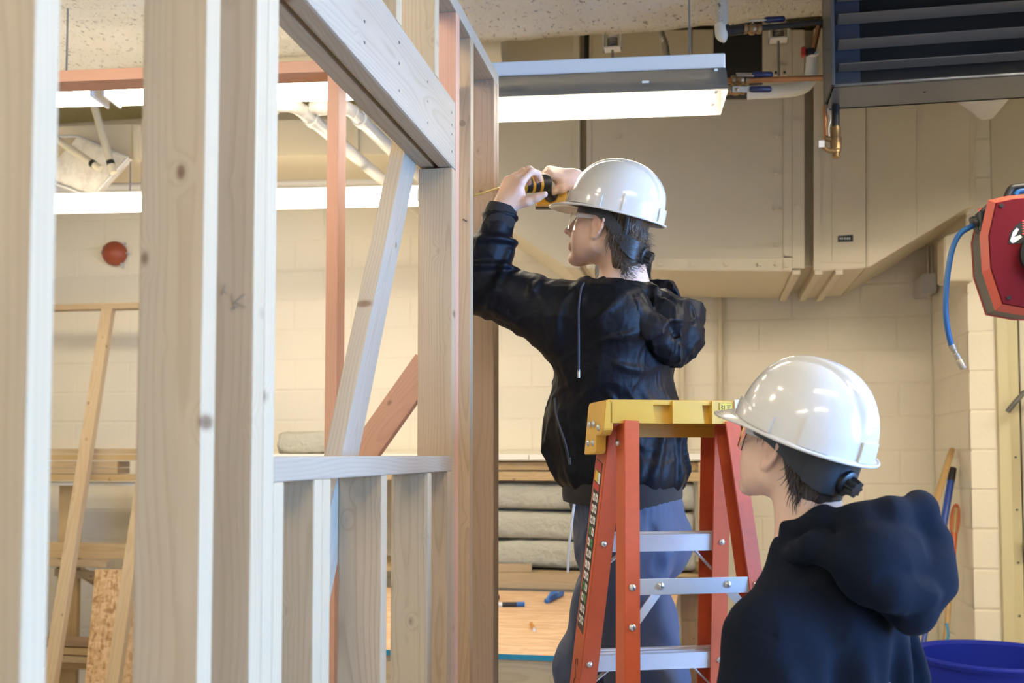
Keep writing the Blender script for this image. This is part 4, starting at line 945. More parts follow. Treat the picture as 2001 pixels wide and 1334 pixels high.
# safety label on the outer web of the left step rail
o, ax, ay, az = rails['s', -1]; base = step_pt(-1, LZ-.115)
def label_bit(name, u0, u1, v0, v1, lift, mat, parent=None):
    """u down the rail, v across the web"""
    bm = bmesh.new(); out = -ax
    c = [base+az*u+ay*v+out*l for l in (0, lift) for (u, v) in ((u0, v0), (u1, v0), (u1, v1), (u0, v1))]
    V = [bm.verts.new(p) for p in c]
    for f in ((0, 1, 2, 3), (4, 5, 6, 7), (0, 1, 5, 4), (1, 2, 6, 5), (2, 3, 7, 6), (3, 0, 4, 7)): bm.faces.new([V[i] for i in f])
    bmesh.ops.recalc_face_normals(bm, faces=bm.faces); return bm_obj(name, bm, mat, parent or ldr)
big = label_bit('sticker', .03, .47, -.026, .036, .0006, 'label_black')
label_bit('print', .032, .055, -.018, .032, .0010, 'label_red', big); label_bit('print', .058, .085, .004, .032, .0010, 'label_yellow', big); label_bit('print', .058, .085, -.018, .001, .0010, 'print_white', big); label_bit('print', .088, .105, -.018, .032, .0010, 'label_red', big)
for k in range(12):
    u = .112+k*.029
    for j, v in enumerate((-.017, .009)):
        label_bit('print', u+.004*j, u+.019+.004*j, v, v+.020, .0010, 'label_green' if (k+j) % 5 == 4 else 'print_white', big)
        label_bit('print', u+.004*j+.006, u+.014+.004*j, v+.007, v+.013, .0013, 'label_red' if (k*2+j) % 3 == 0 else 'label_black', big)
# handwriting lower on the same rail
hw = [(.56, -.01), (.545, -.004), (.55, .008), (.565, .012), (.58, .004), (.595, -.004), (.60, .004), (.612, .006), (.615, -.003), (.628, -.004), (.63, .006), (.645, .004), (.648, -.006), (.66, -.004), (.665, .008), (.68, .004), (.69, -.004), (.705, .0), (.71, .008)]
tube('handwriting', [base+az*u+ay*v-ax*.0006 for u, v in [tuple(p)[:2] for p in spline([(u, v, 0) for u, v in hw], 70)]], .0009, 'label_black', ldr, 5)
# ------------------------------------------------------------------ smooth solids for figures
def _hash(ix, iy, iz, s):
    h = (ix.astype(np.int64)*374761393 + iy.astype(np.int64)*668265263 + iz.astype(np.int64)*2147483647 + s*974711) & 0xffffffff
    h = ((h ^ (h >> 13))*1274126177) & 0xffffffff
    return ((h ^ (h >> 16)) & 0xffff).astype(np.float32)/65535.0
def vnoise(p, f, seed=0):
    q = p*f; i = np.floor(q); u = q-i; u = u*u*(3-2*u); i = i.astype(np.int64); r = 0
    for dx in (0, 1):
        for dy in (0, 1):
            for dz in (0, 1):
                w = (u[:, 0] if dx else 1-u[:, 0])*(u[:, 1] if dy else 1-u[:, 1])*(u[:, 2] if dz else 1-u[:, 2])
                r = r+w*_hash(i[:, 0]+dx, i[:, 1]+dy, i[:, 2]+dz, seed)
    return r
def V3(v): return np.array(tuple(v), dtype=np.float64)
class Solid:
    def __init__(s): s.p = []
    def _add(s, fn, c, R, k, op): s.p.append((fn, V3(c), R, k, op)); return s
    def cap(s, a, b, ra, rb=None, k=.02, op='u', squash=None):
        """tapered capsule; squash = (axis, factor) flattens the section along a world direction"""
        a = V3(a); b = V3(b); rb = ra if rb is None else rb
        if squash is None:
            ab = b-a; L2 = max(ab@ab, 1e-12)
            def fn(P):
                t = np.clip((P-a)@ab/L2, 0, 1); return np.linalg.norm(P-a-t[:, None]*ab, axis=1)-(ra+(rb-ra)*t)
        else:
            ax, f = V3(squash[0]), squash[1]; ax = ax/np.linalg.norm(ax)
            S = np.eye(3)+(1/f-1)*np.outer(ax, ax); a2 = S@a; ab = S@b-a2; L2 = max(ab@ab, 1e-12)
            def fn(P):
                Q = P@S.T; t = np.clip((Q-a2)@ab/L2, 0, 1); return (np.linalg.norm(Q-a2-t[:, None]*ab, axis=1)-(ra+(rb-ra)*t))*min(1, f)
        return s._add(fn, (a+b)/2, np.linalg.norm(b-a)/2+max(ra, rb), k, op)
    def chain(s, pts, rs, k=.01, op='u', squash=None):
        for i in range(len(pts)-1): s.cap(pts[i], pts[i+1], rs[i], rs[i+1], k, op, squash)
        return s
    def ell(s, c, r, R=None, k=.02, op='u'):
        c = V3(c); r = np.array(r, float); R = np.eye(3) if R is None else np.array(R)
        def fn(P):
            q = (P-c)@R; a = np.linalg.norm(q/r, axis=1); b = np.linalg.norm(q/(r*r), axis=1)
            return np.where(a > 1e-6, a*(a-1)/np.maximum(b, 1e-9), -r.min())
        return s._add(fn, c, r.max(), k, op)
    def box(s, c, half, R=None, rd=.005, k=.01, op='u'):
        c = V3(c); h = np.array(half, float)-rd; R = np.eye(3) if R is None else np.array(R)
        def fn(P):
            q = np.abs((P-c)@R)-h; return np.linalg.norm(np.maximum(q, 0), axis=1)+np.minimum(q.max(1), 0)-rd
        return s._add(fn, c, np.linalg.norm(half), k, op)
    def plane_cut(s, p, n, k=.004):
        """remove everything on the side n points to"""
        p = V3(p); n = V3(n)/np.linalg.norm(V3(n))
        return s._add(lambda P: -((P-p)@n), p, 9, k, 's')
    @staticmethod
    def comb(d, e, k, op):
        if op == 's':
            e = -e; h = np.clip(.5-.5*(d-e)/k, 0, 1); return d*(1-h)+e*h+k*h*(1-h)
        h = np.clip(.5+.5*(e-d)/k, 0, 1); return e*(1-h)+d*h-k*h*(1-h)
    def mesh(s, h, disp=None, damp=0.0, B=14):
        lo = np.min([c-R for f, c, R, k, o in s.p if o == 'u'], 0)-.03; hi = np.max([c+R for f, c, R, k, o in s.p if o == 'u'], 0)+.03
        n = np.ceil((hi-lo)/h).astype(int)+2; nb = np.ceil(n/B).astype(int)
        g = np.stack(np.meshgrid(*[np.arange(m) for m in nb], indexing='ij'), -1).reshape(-1, 3)
        cen = lo+(g*B+B/2)*h; hd = (B+2)*h*.9
        D = np.stack([f(cen) for f, c, R, k, o in s.p], 1); isu = np.array([o == 'u' for *_, o in s.p]); ks = np.array([k for f, c, R, k, o in s.p])
        dm = D[:, isu].min(1)
        act = np.where((dm < hd+damp+ks.max()))[0]
        N1, N2 = int(n[1])+4, int(n[2])+4
        ids, vs, qs = [], [], []
        off = np.stack(np.meshgrid(*[np.arange(-1, B+1)]*3, indexing='ij'), -1).reshape(-1, 3); m = B+2
        for b in act:
            d0 = None; base = g[b]*B; P = lo+(base+off)*h
            for j, (f, c, R, k, o) in enumerate(s.p):
                if o == 'u':
                    if D[b, j] > dm[b]+2*hd+k: continue
                    e = f(P); d0 = e if d0 is None else s.comb(d0, e, k, 'u')
                else:
                    if d0 is None or D[b, j] > hd+k+damp: continue
                    d0 = s.comb(d0, f(P), k, 's')
            if d0.min() > damp*1.5 or d0.max() < -damp*1.5: continue
            if disp is not None: d0 = d0+disp(P)
            F = d0.reshape(m, m, m); neg = F < 0
            if neg.all() or not neg.any(): continue
            C = B+1
            cs = [(i, j, k) for i in (0, 1) for j in (0, 1) for k in (0, 1)]
            cnt = sum(neg[i:i+C, j:j+C, k:k+C].astype(np.int8) for i, j, k in cs)
            cell = (cnt > 0) & (cnt < 8); ci = np.argwhere(cell)
            acc = np.zeros((len(ci), 3)); w = np.zeros(len(ci))
            for i, j, k in cs:
                for ax in range(3):
                    if (i, j, k)[ax]: continue
                    o2 = [i, j, k]; o2[ax] = 1
                    fa = F[ci[:, 0]+i, ci[:, 1]+j, ci[:, 2]+k]; fb = F[ci[:, 0]+o2[0], ci[:, 1]+o2[1], ci[:, 2]+o2[2]]
                    x = (fa < 0) != (fb < 0); t = np.where(x, fa/np.where(x, fa-fb, 1), 0)
                    q = np.tile(np.array([i, j, k], float), (len(ci), 1)); q[:, ax] += t
                    acc += q*x[:, None]; w += x
            vp = lo+(base-1+ci+acc/w[:, None])*h
            gid = lambda a: ((a[:, 0]+base[0])*N1+(a[:, 1]+base[1]))*N2+a[:, 2]+base[2]
            ids.append(gid(ci)); vs.append(vp)
            for ax in range(3):
                u, v = (ax+1) % 3, (ax+2) % 3
                sl0 = [slice(1, B+1)]*3; sl1 = list(sl0); sl1[ax] = slice(2, B+2)
                a, c2 = neg[tuple(sl0)], neg[tuple(sl1)]
                e = np.argwhere(a != c2)
                if not len(e): continue
                fl = a[e[:, 0], e[:, 1], e[:, 2]]; e = e+1
                def cellat(du, dv):
                    r = e.copy(); r[:, u] -= du; r[:, v] -= dv; return gid(r)
                q = np.stack([cellat(1, 1), cellat(0, 1), cellat(0, 0), cellat(1, 0)], 1)
                q = np.where(fl[:, None], q, q[:, ::-1]); qs.append(q)
        ids = np.concatenate(ids); vs = np.concatenate(vs); qs = np.concatenate(qs)
        uid, first = np.unique(ids, return_index=True); vv = vs[first]
        qi = np.searchsorted(uid, qs); ok = (qi < len(uid)).all(1); qi = qi[ok]; okk = (uid[qi] == qs[ok]).all(1)
        return vv, qi[okk]
def np_obj(name, v, q, mat, parent=None, origin=(0, 0, 0), smooth_it=0):
    v = v-V3(origin)
    if smooth_it:
        n = len(v); e = np.concatenate([q[:, [i, (i+1) % 4]] for i in range(4)])
        for _ in range(smooth_it):
            s = np.zeros_like(v); c = np.zeros(n)
            for k in range(3): s[:, k] = np.bincount(e[:, 0], v[e[:, 1], k], n)+np.bincount(e[:, 1], v[e[:, 0], k], n)
            c = np.bincount(e[:, 0], minlength=n)+np.bincount(e[:, 1], minlength=n)
            v = v*.5+.5*s/np.maximum(c, 1)[:, None]
    me = bpy.data.meshes.new(name); me.vertices.add(len(v)); me.vertices.foreach_set('co', v.astype(np.float32).ravel())
    me.loops.add(len(q)*4); me.loops.foreach_set('vertex_index', q.astype(np.int32).ravel())
    me.polygons.add(len(q)); me.polygons.foreach_set('loop_start', np.arange(0, len(q)*4, 4, dtype=np.int32)); me.polygons.foreach_set('loop_total', np.full(len(q), 4, dtype=np.int32))
    me.update(calc_edges=True); me.validate(); me.shade_smooth()
    o = bpy.data.objects.new(name, me); COL.objects.link(o)
    if mat: me.materials.append(MATS[mat])
    if parent: o.parent = parent
    return o
def float_attr(o, name, spots, origin=(0, 0, 0)):
    me = o.data; n = len(me.vertices); co = np.empty(n*3, np.float32); me.vertices.foreach_get('co', co); co = co.reshape(-1, 3)+V3(origin)
    val = np.zeros(n, np.float32)
    for c, r, a in spots: val = np.maximum(val, a*np.clip(1-np.linalg.norm(co-V3(c), axis=1)/r, 0, 1))
    at_ = me.attributes.new(name, 'FLOAT', 'POINT'); at_.data.foreach_set('value', val)
class Frame:
    """local axes: x forward, y left, z up"""
    def __init__(s, o, fwd, up=(0, 0, 1), roll=0):
        f = Vector(fwd).normalized(); l = Vector(up).cross(f).normalized(); u = f.cross(l)
        if roll: q = Quaternion(f, math.radians(roll)); l = q @ l; u = q @ u
        s.o, s.f, s.l, s.u = Vector(o), f, l, u; s.R = np.array([tuple(f), tuple(l), tuple(u)]).T
    def __call__(s, x, y=0, z=0): return s.o+s.f*x+s.l*y+s.u*z
    def M(s): 
        m = Matrix((s.f, s.l, s.u)).transposed().to_4x4(); m.translation = s.o; return m
# skin, hair, cloth
t = NT('skin'); P = t.obj(); bl = t.n('Attribute', attribute_name='blush').outputs['Fac']
c = t.mix(t.noise(P, 28, 4, .6), (.69, .445, .325), (.76, .52, .39)); c = t.mix(bl, c, (.52, .21, .15))
t.set(col=c, rough=.48, sss=.12, sss_rad=(1, .35, .2), sss_scale=.006, spec=.4); t.bump(t.noise(P, 420, 3), .06, .002); reg('skin', t)
t = NT('hair_brown'); P = t.obj(); rn = t.n('Attribute', attribute_name='strand').outputs['Fac']
t.set(col=t.mix(rn, (.045, .026, .015), (.21, .135, .08)), rough=.38, spec=.5, sheen=.2); reg('hair_brown', t)
t = NT('hair_dark'); rn = t.n('Attribute', attribute_name='strand').outputs['Fac']
t.set(col=t.mix(rn, (.02, .012, .008), (.085, .052, .034)), rough=.38, spec=.5, sheen=.2); reg('hair_dark', t)
t = NT('black_nylon'); P = t.obj(); t.set(col=(.0036, .0041, .0068), rough=.5, spec=.17); ab = lambda n: t.math('ABSOLUTE', t.math('SUBTRACT', n, .5))
t.bump(t.math('ADD', t.math('MULTIPLY', ab(t.noise(t.vmath('MULTIPLY', P, (1.4, 1, .6)), 16, 2, .5, distortion=.6)) if False else ab(t.noise(t.vmath('MULTIPLY', P, (1.4, 1, .6)), 16, 2, .5)), 3.0), t.math('MULTIPLY', ab(t.noise(t.vmath('MULTIPLY', P, (.7, 1, 1.5)), 38, 2, .5)), 1.0)), .17, .010); reg('nylon', t)
t = NT('rib_knit'); P = t.obj(); t.set(col=(.016, .014, .014), rough=.9, sheen=.05); t.bump(t.noise(P, 500, 2), .4, .003); reg('rib_knit', t)
t = NT('navy_fleece'); P = t.obj(); t.set(col=(.0042, .0066, .0135), rough=.9, sheen=.02, sheen_rough=.4, sheen_tint=(.5, .65, 1), spec=.15); t.bump(t.noise(P, 380, 4, .7), .30, .003); reg('fleece', t)
t = NT('navy_trousers'); P = t.obj(); t.set(col=(.040, .056, .105), rough=.7, sheen=.05); t.bump(t.noise(P, 600, 2), .2, .002); reg('trousers', t)
plain('hat_white', (.66, .625, .575), .16, spec=.55, coat=.4, coat_rough=.05); plain('hat_black', (.018, .018, .02), .42); plain('cord_navy', (.014, .018, .035), .6)
t = NT('clear_plastic'); t.set(col=(.97, .98, .98), rough=.03, trans=1.0, ior=1.12); reg('clear_plastic', t)
t = NT('frosted_plastic'); t.set(col=(.85, .85, .85), rough=.25, trans=.55, ior=1.3); reg('frosted_plastic', t)
plain('shoe_black', (.02, .02, .022), .5); plain('cord_white', (.7, .68, .64), .7); plain('eye_white', (.75, .73, .70), .15); plain('iris', (.06, .07, .06), .1)
def head_solid(S, F, neck_base, torso=None):
    """F: frame with its origin midway between the ears"""
    R = F.R
    S.ell(F(-.014, 0, .058), (.099, .077, .088), R, .02)
    S.ell(F(.028, 0, .045), (.064, .066, .062), R, .02)
    S.ell(F(.030, 0, -.025), (.062, .058, .080), R, .025)
    for y in (-1, 1):
        S.cap(F(.002, y*.050, -.052), F(.066, y*.016, -.103), .021, .017, .02)
        S.cap(F(.002, y*.050, -.052), F(.0, y*.058, .0), .020, .022, .025)
        S.ell(F(.056, y*.042, -.022), (.030, .024, .026), R, .02); S.ell(F(.048, y*.034, -.056), (.032, .026, .034), R, .03)
        S.cap(F(.086, y*.012, .032), F(.074, y*.048, .030), .010, .009, .012)
        S.ell(F(.094, y*.034, .008), (.016, .018, .012), R, .012, 's')
        S.ell(F(.074, y*.033, .007), (.0135, .0135, .0125), R, .004)
        S.ell(F(.104, y*.012, -.036), (.011, .0085, .009), R, .007)
    S.ell(F(.078, 0, -.103), (.020, .021, .019), R, .016)
    S.cap(F(.092, 0, .022), F(.119, 0, -.024), .009, .0105, .010)
    S.ell(F(.1225, 0, -.029), (.0120, .011, .0105), R, .007)
    S.ell(F(.090, 0, -.062), (.014, .026, .022), R, .012)
    S.cap(F(.0965, -.017, -.0625), F(.0965, .017, -.0625), .0062, None, .005); S.cap(F(.101, -.006, -.061), F(.101, .006, -.061), .0055, None, .004)
    S.cap(F(.0945, -.014, -.0755), F(.0945, .014, -.0755), .0072, None, .005)
    S.cap(F(.105, -.02, -.0690), F(.105, .02, -.0690), .0022, None, .003, 's')
    for y in (-1, 1):                                                        # ears
        rim = [(.013, .075, .000), (.011, .081, .022), (.000, .086, .034), (-.014, .089, .033), (-.023, .091, .018), (-.022, .090, -.002), (-.014, .087, -.020), (-.004, .080, -.033), (.007, .074, -.036), (.011, .073, -.026)]
        S.chain([F(a, y*b, c) for a, b, c in rim], [.0045, .0042, .0045, .0048, .0048, .0046, .0046, .0060, .0062, .0045], .004)
        S.ell(F(-.004, y*.078, -.001), (.018, .0065, .031), R, .008)
        S.cap(F(-.008, y*.082, .016), F(-.010, y*.081, -.010), .0042, .004, .005)
        S.ell(F(.001, y*.088, -.004), (.0075, .009, .012), R, .004, 's')
        S.ell(F(.009, y*.077, -.004), (.004, .005, .007), R, .004)
    S.cap(F(-.026, 0, -.030), neck_base, .056, .062, .03)
    S.cap(F(-.045, 0, -.01), neck_base+Vector((0, 0, -.02)), .050, .060, .03)
def hand(S, W, E, N, spread, curls, thumb, L=1.0, k=.006):
    """W wrist, E unit vector along the palm, N unit vector out of the back of the hand; curls = 4 x (bend angles in degrees); thumb = three points in (along, side, palmar)"""
    E = Vector(E).normalized(); N = Vector(N); N = (N-E*N.dot(E)).normalized(); T = E.cross(N)*spread        # T points to the thumb side
    pt = lambda a, b, c: W+E*a*L+T*b*L-N*c*L
    S.cap(W-E*.03, pt(.015, 0, 0), .027*L, .026*L, .02, squash=(N, .78))
    for j, b in enumerate((.030, .010, -.010, -.028)):
        S.cap(pt(.008, b*.55, .002), pt((.086, .090, .085, .077)[j], b, 0), .0165*L, .0125*L, .016)
    S.cap(pt(.02, .022, .014), pt(.055, .034, .012), .017*L, .014*L, .018); S.cap(pt(.02, -.020, .012), pt(.06, -.028, .010), .015*L, .012*L, .018)
    lens = ((.043, .026, .022), (.047, .030, .023), (.043, .028, .022), (.034, .021, .020))
    out = []
    for j, b in enumerate((.030, .010, -.010, -.028)):
        p = pt((.088, .092, .087, .078)[j], b, 0); a = 0; pts = [p]; side = b*.10/.03
        for m in range(3):
            a += math.radians(curls[j][m]); d = (E*math.cos(a)-N*math.sin(a)+T*side*(.6 if len(curls[j]) < 4 else curls[j][3])).normalized(); p = p+d*lens[j][m]*L; pts.append(p)
        r0 = (.0098, .0102, .0096, .0084)[j]*L
        S.chain(pts, [r0*1.08, r0, r0*.92, r0*.80], k)
        out.append(pts)
    tp = [pt(*q) for q in thumb]; S.chain([pt(.02, .026, .012)]+tp, [.0165*L, .0125*L, .0112*L, .0092*L][:len(tp)+1], .010)
    return out, tp
def nails(o_parent, fingers, N, mat='skin'): pass
def strands(name, roots, mat, parent, origin, seed=1, r0=.0016, seg=3, npt=7):
    """roots: list of (list of control points); each becomes a tapered lock"""
    rg = random.Random(seed); V, Q, A = [], [], []
    for ctrl in roots:
        pts = spline(ctrl, npt); prev = None; base = len(V); tone = rg.random()
        for i, p in enumerate(pts):
            d = (pts[min(i+1, npt-1)]-pts[max(i-1, 0)]).normalized(); x = d.orthogonal().normalized() if prev is None else (prev-d*prev.dot(d)).normalized(); prev = x; y = d.cross(x)
            r = r0*(1-.85*(i/(npt-1))**1.5)*(.7+.6*tone)
            for k_ in range(seg):
                a = 2*PI*k_/seg; V.append(tuple(p+(x*math.cos(a)+y*math.sin(a))*r-Vector(origin))); A.append(tone)
        for i in range(npt-1):
            for k_ in range(seg): Q.append((base+i*seg+k_, base+i*seg+(k_+1) % seg, base+(i+1)*seg+(k_+1) % seg, base+(i+1)*seg+k_))
    o = mesh_obj(name, V, Q, mat, parent, True)
    at_ = o.data.attributes.new('strand', 'FLOAT', 'POINT'); at_.data.foreach_set('value', np.array(A, np.float32))
    return o
# ---------------------------------------------------------------- hard hat and glasses
def hard_hat(label, F, zr=.052, drop=.088, bh=0.0):
    """F head frame; the rim lies in its xy plane at zr"""
    o = thing('hard_hat', label, 'hard hat', F(0, 0, zr)); o.matrix_world = Matrix.Translation(F.u*zr) @ F.M()
    NA, NTH = 128, 44; a, b, H, ex = .146, .117, .150, 2.25; cx = -.008
    def surf(ph, th, off=0.0):
        s = math.sin(th)**(2/ex); c_ = max(math.cos(th), 0)**(2/ex)
        x = cx+a*s*math.cos(ph); y = b*s*math.sin(ph); z = H*c_
        rid = 0; ay = abs(y); fade = min(1, max(0, (z-.030)/.05))
        rid += .0062*fade*(1/(1+math.exp((ay-.024)/.0022)))
        rid -= .0026*fade*math.exp(-((ay-.032)/.0035)**2)
        n = Vector(((x-cx)/(a*a), y/(b*b), z/(H*H)+1e-6)).normalized()
        return Vector((x, y, z))+n*(rid+off), n
    def brim(ph, t):
        p, n = surf(ph, PI/2); r = Vector((math.cos(ph)*b, math.sin(ph)*a, 0)).normalized()
        pk = max(0, math.cos(ph))**2.2; ext = .011+.041*pk
        return p+r*ext*t+Vector((0, 0, -.004*t-.020*pk*t*t))
    bm = bmesh.new(); rows = []
    top = bm.verts.new(surf(0, 0)[0])
    for i in range(1, NTH+1): rows.append([bm.verts.new(surf(2*PI*k/NA, PI/2*i/NTH)[0]) for k in range(NA)])
    for t_ in (.12, .3, .55, .8, 1.0): rows.append([bm.verts.new(brim(2*PI*k/NA, t_)) for k in range(NA)])
    for k in range(NA): bm.faces.new((top, rows[0][k], rows[0][(k+1) % NA]))
    for A_, B_ in zip(rows, rows[1:]):
        for k in range(NA): bm.faces.new((A_[k], B_[k], B_[(k+1) % NA], A_[(k+1) % NA]))
    bmesh.ops.recalc_face_normals(bm, faces=bm.faces); bmesh.ops.solidify(bm, geom=bm.faces[:], thickness=.0028)
    sh = bm_obj('shell', bm, 'hat_white', o, True, 60)
    tube('rim_bead', [brim(2*PI*k/96, 1.0) for k in range(96)], .0034, 'hat_white', o, 8, True)
    def pad(name, p0, p1, t0, t1, off):
        bm = bmesh.new(); nu, nv = 16, 6; G = []
        for i in range(nu+1):
            G.append([bm.verts.new(surf(p0+(p1-p0)*i/nu, t0+(t1-t0)*j/nv, off*(1 if 0 < i < nu and 0 < j else .92))[0]) for j in range(nv+1)])
        for i in range(nu):
            for j in range(nv): bm.faces.new((G[i][j], G[i][j+1], G[i+1][j+1], G[i+1][j]))
        bmesh.ops.recalc_face_normals(bm, faces=bm.faces)
        if bm.faces[0].normal.dot(surf((p0+p1)/2, (t0+t1)/2)[1]) < 0: bmesh.ops.reverse_faces(bm, faces=bm.faces[:])
        bmesh.ops.solidify(bm, geom=bm.faces[:], thickness=off+.001)
        return bm_obj(name, bm, 'hat_white', o, True, 35)
    d2 = math.radians
    for s in (-1, 1):
        pad('accessory_slot', s*d2(38), s*d2(92), d2(80), d2(90), .0055); pad('accessory_slot', s*d2(116), s*d2(141), d2(72), d2(90), .0035)
        pad('slot_lug', s*d2(26), s*d2(34), d2(80), d2(90), .006)
    pad('accessory_slot', d2(168), d2(192), d2(78), d2(90), .006)
    # suspension: headband dropping to the ratchet at the nape
    def band_pt(ph, v):
        q = abs(ph)/PI; s_ = min(1, max(0, (q-.42)/.42)); s_ = s_*s_*(3-2*s_)
        zc_ = -.004-drop*s_; hh = .019+(.006+bh)*s_; rx = .110 if abs(ph) < PI/2 else .122; ry = .092
        taper = 1-.05*s_
        return Vector((cx*0-.012+rx*math.cos(ph)*taper, ry*math.sin(ph)*taper, zc_+v*hh))
    bm = bmesh.new(); G = [[bm.verts.new(band_pt(-PI+2*PI*k/96, v)) for v in (-1, -.5, 0, .5, 1)] for k in range(96)]
    for k in range(96):
        for j in range(4): bm.faces.new((G[k][j], G[(k+1) % 96][j], G[(k+1) % 96][j+1], G[k][j+1]))
    bmesh.ops.recalc_face_normals(bm, faces=bm.faces); bmesh.ops.solidify(bm, geom=bm.faces[:], thickness=-.0035)
    bm_obj('headband', bm, 'hat_black', o, True, 50)
    for s in (-1, 1): 
        p = band_pt(s*PI*.52, 0); tube('strap', [band_pt(s*PI*.35, .6), Vector((p.x+.04, s*.098, .012)), ], .006, 'hat_black', o, 8)
        tube('strap', [band_pt(s*PI*.72, .7), Vector((-.085, s*.082, .006))], .008, 'hat_black', o, 8)
        pd = bmesh.new(); GG = [[pd.verts.new(band_pt(s*PI*(.70+.24*i/10), v)*1.0+Vector((-.007*math.sin(PI*i/10)-.002, s*.006, 0))) for v in (-1.05, -.6, .6, 1.05)] for i in range(11)]
        for i in range(10):
            for j in range(3): pd.faces.new((GG[i][j], GG[i][j+1], GG[i+1][j+1], GG[i+1][j]))
        bmesh.ops.recalc_face_normals(pd, faces=pd.faces); bmesh.ops.solidify(pd, geom=pd.faces[:], thickness=.006)
        bm_obj('ratchet_pad', pd, 'hat_black', o, True, 35)
    p = band_pt(PI, 0); Mk = axisM(p+Vector((.004, 0, -.006)), (-1, 0, -.12))
    lathe('ratchet_housing', [(0, 0), (.026, 0), (.026, .012), (.022, .015), (0, .015)], Mk, 'hat_black', o, 20)
    bm = bmesh.new(); prof = [(.016+.0025*math.cos(k*8*2*PI/64)) for k in range(64)]
    A_ = [bm.verts.new(Mk @ Vector((prof[k]*math.cos(2*PI*k/64), prof[k]*math.sin(2*PI*k/64), .014))) for k in range(64)]; B_ = [bm.verts.new(Mk @ Vector((prof[k]*.95*math.cos(2*PI*k/64), prof[k]*.95*math.sin(2*PI*k/64), .034))) for k in range(64)]
    for k in range(64): bm.faces.new((A_[k], A_[(k+1) % 64], B_[(k+1) % 64], B_[k]))
    bm.faces.new(B_); bmesh.ops.recalc_face_normals(bm, faces=bm.faces); bm_obj('ratchet_knob', bm, 'hat_black', o, True, 35)
    return o
def glasses(label, F):
    o = thing('safety_glasses', label, 'glasses', F(0, 0, 0)); o.matrix_world = F.M()
    bm = bmesh.new(); G = []
    for i in range(33):
        a = math.radians(-62+124*i/32); r = .026*(1-abs(i-16)/16)**.35
        cx = .106 if True else 0
        x = .030+.090*math.cos(a); y = .083*math.sin(a); nose = max(0, 1-abs(y)/.016)
        G.append([bm.verts.new((x-.004*abs(v-.4), y, -.022+nose*.022*(1-v)+.050*v+ (-.004*abs(y)/.08))) for v in (0, .25, .5, .75, 1)])
    for i in range(32):
        for j in range(4): bm.faces.new((G[i][j], G[i+1][j], G[i+1][j+1], G[i][j+1]))
    bmesh.ops.recalc_face_normals(bm, faces=bm.faces); bmesh.ops.solidify(bm, geom=bm.faces[:], thickness=.002)
    bm_obj('lens', bm, 'clear_plastic', o, True, 50)
    for s in (-1, 1):
        board('temple', (.072, s*.076, .016), (.000, s*.0815, .024), (0, 0, 1), .011, .0028, 'frosted_plastic', o, .001)
        tube('temple_tip', spline([(.002, s*.0815, .024), (-.012, s*.083, .026), (-.024, s*.086, .016), (-.030, s*.086, .0)], 10), .0026, 'clear_plastic', o, 8)
    return o
# ------------------------------------------------------------------ worker on the ladder
def W1(x, y, Y): return at(x, y, Y=Y)
F1 = Frame(W1(1187, 449, 2.95), (-RGT*.89+FH*.455)+Vector((0, 0, .31)), roll=-2)
neck1 = W1(1232, 585, 2.985); 
T1f = (-RGT*.94+FH*.34).normalized(); T1 = Frame(W1(1204, 690, 2.98), T1f)
pel1 = W1(1222, 1010, 2.98)
Ls, Le, Lw = W1(1196, 612, 2.83), W1(936, 566, 2.865), W1(982, 406, 2.87)
Rs, Re, Rw = W1(1215, 600, 3.13), W1(1222, 435, 3.27), W1(1122, 349, 3.11)
wk = thing('person', 'person in white hard hat and black hooded jacket drilling the stud wall', 'person', (pel1.x, pel1.y, .485)); OW = wk.location.copy()
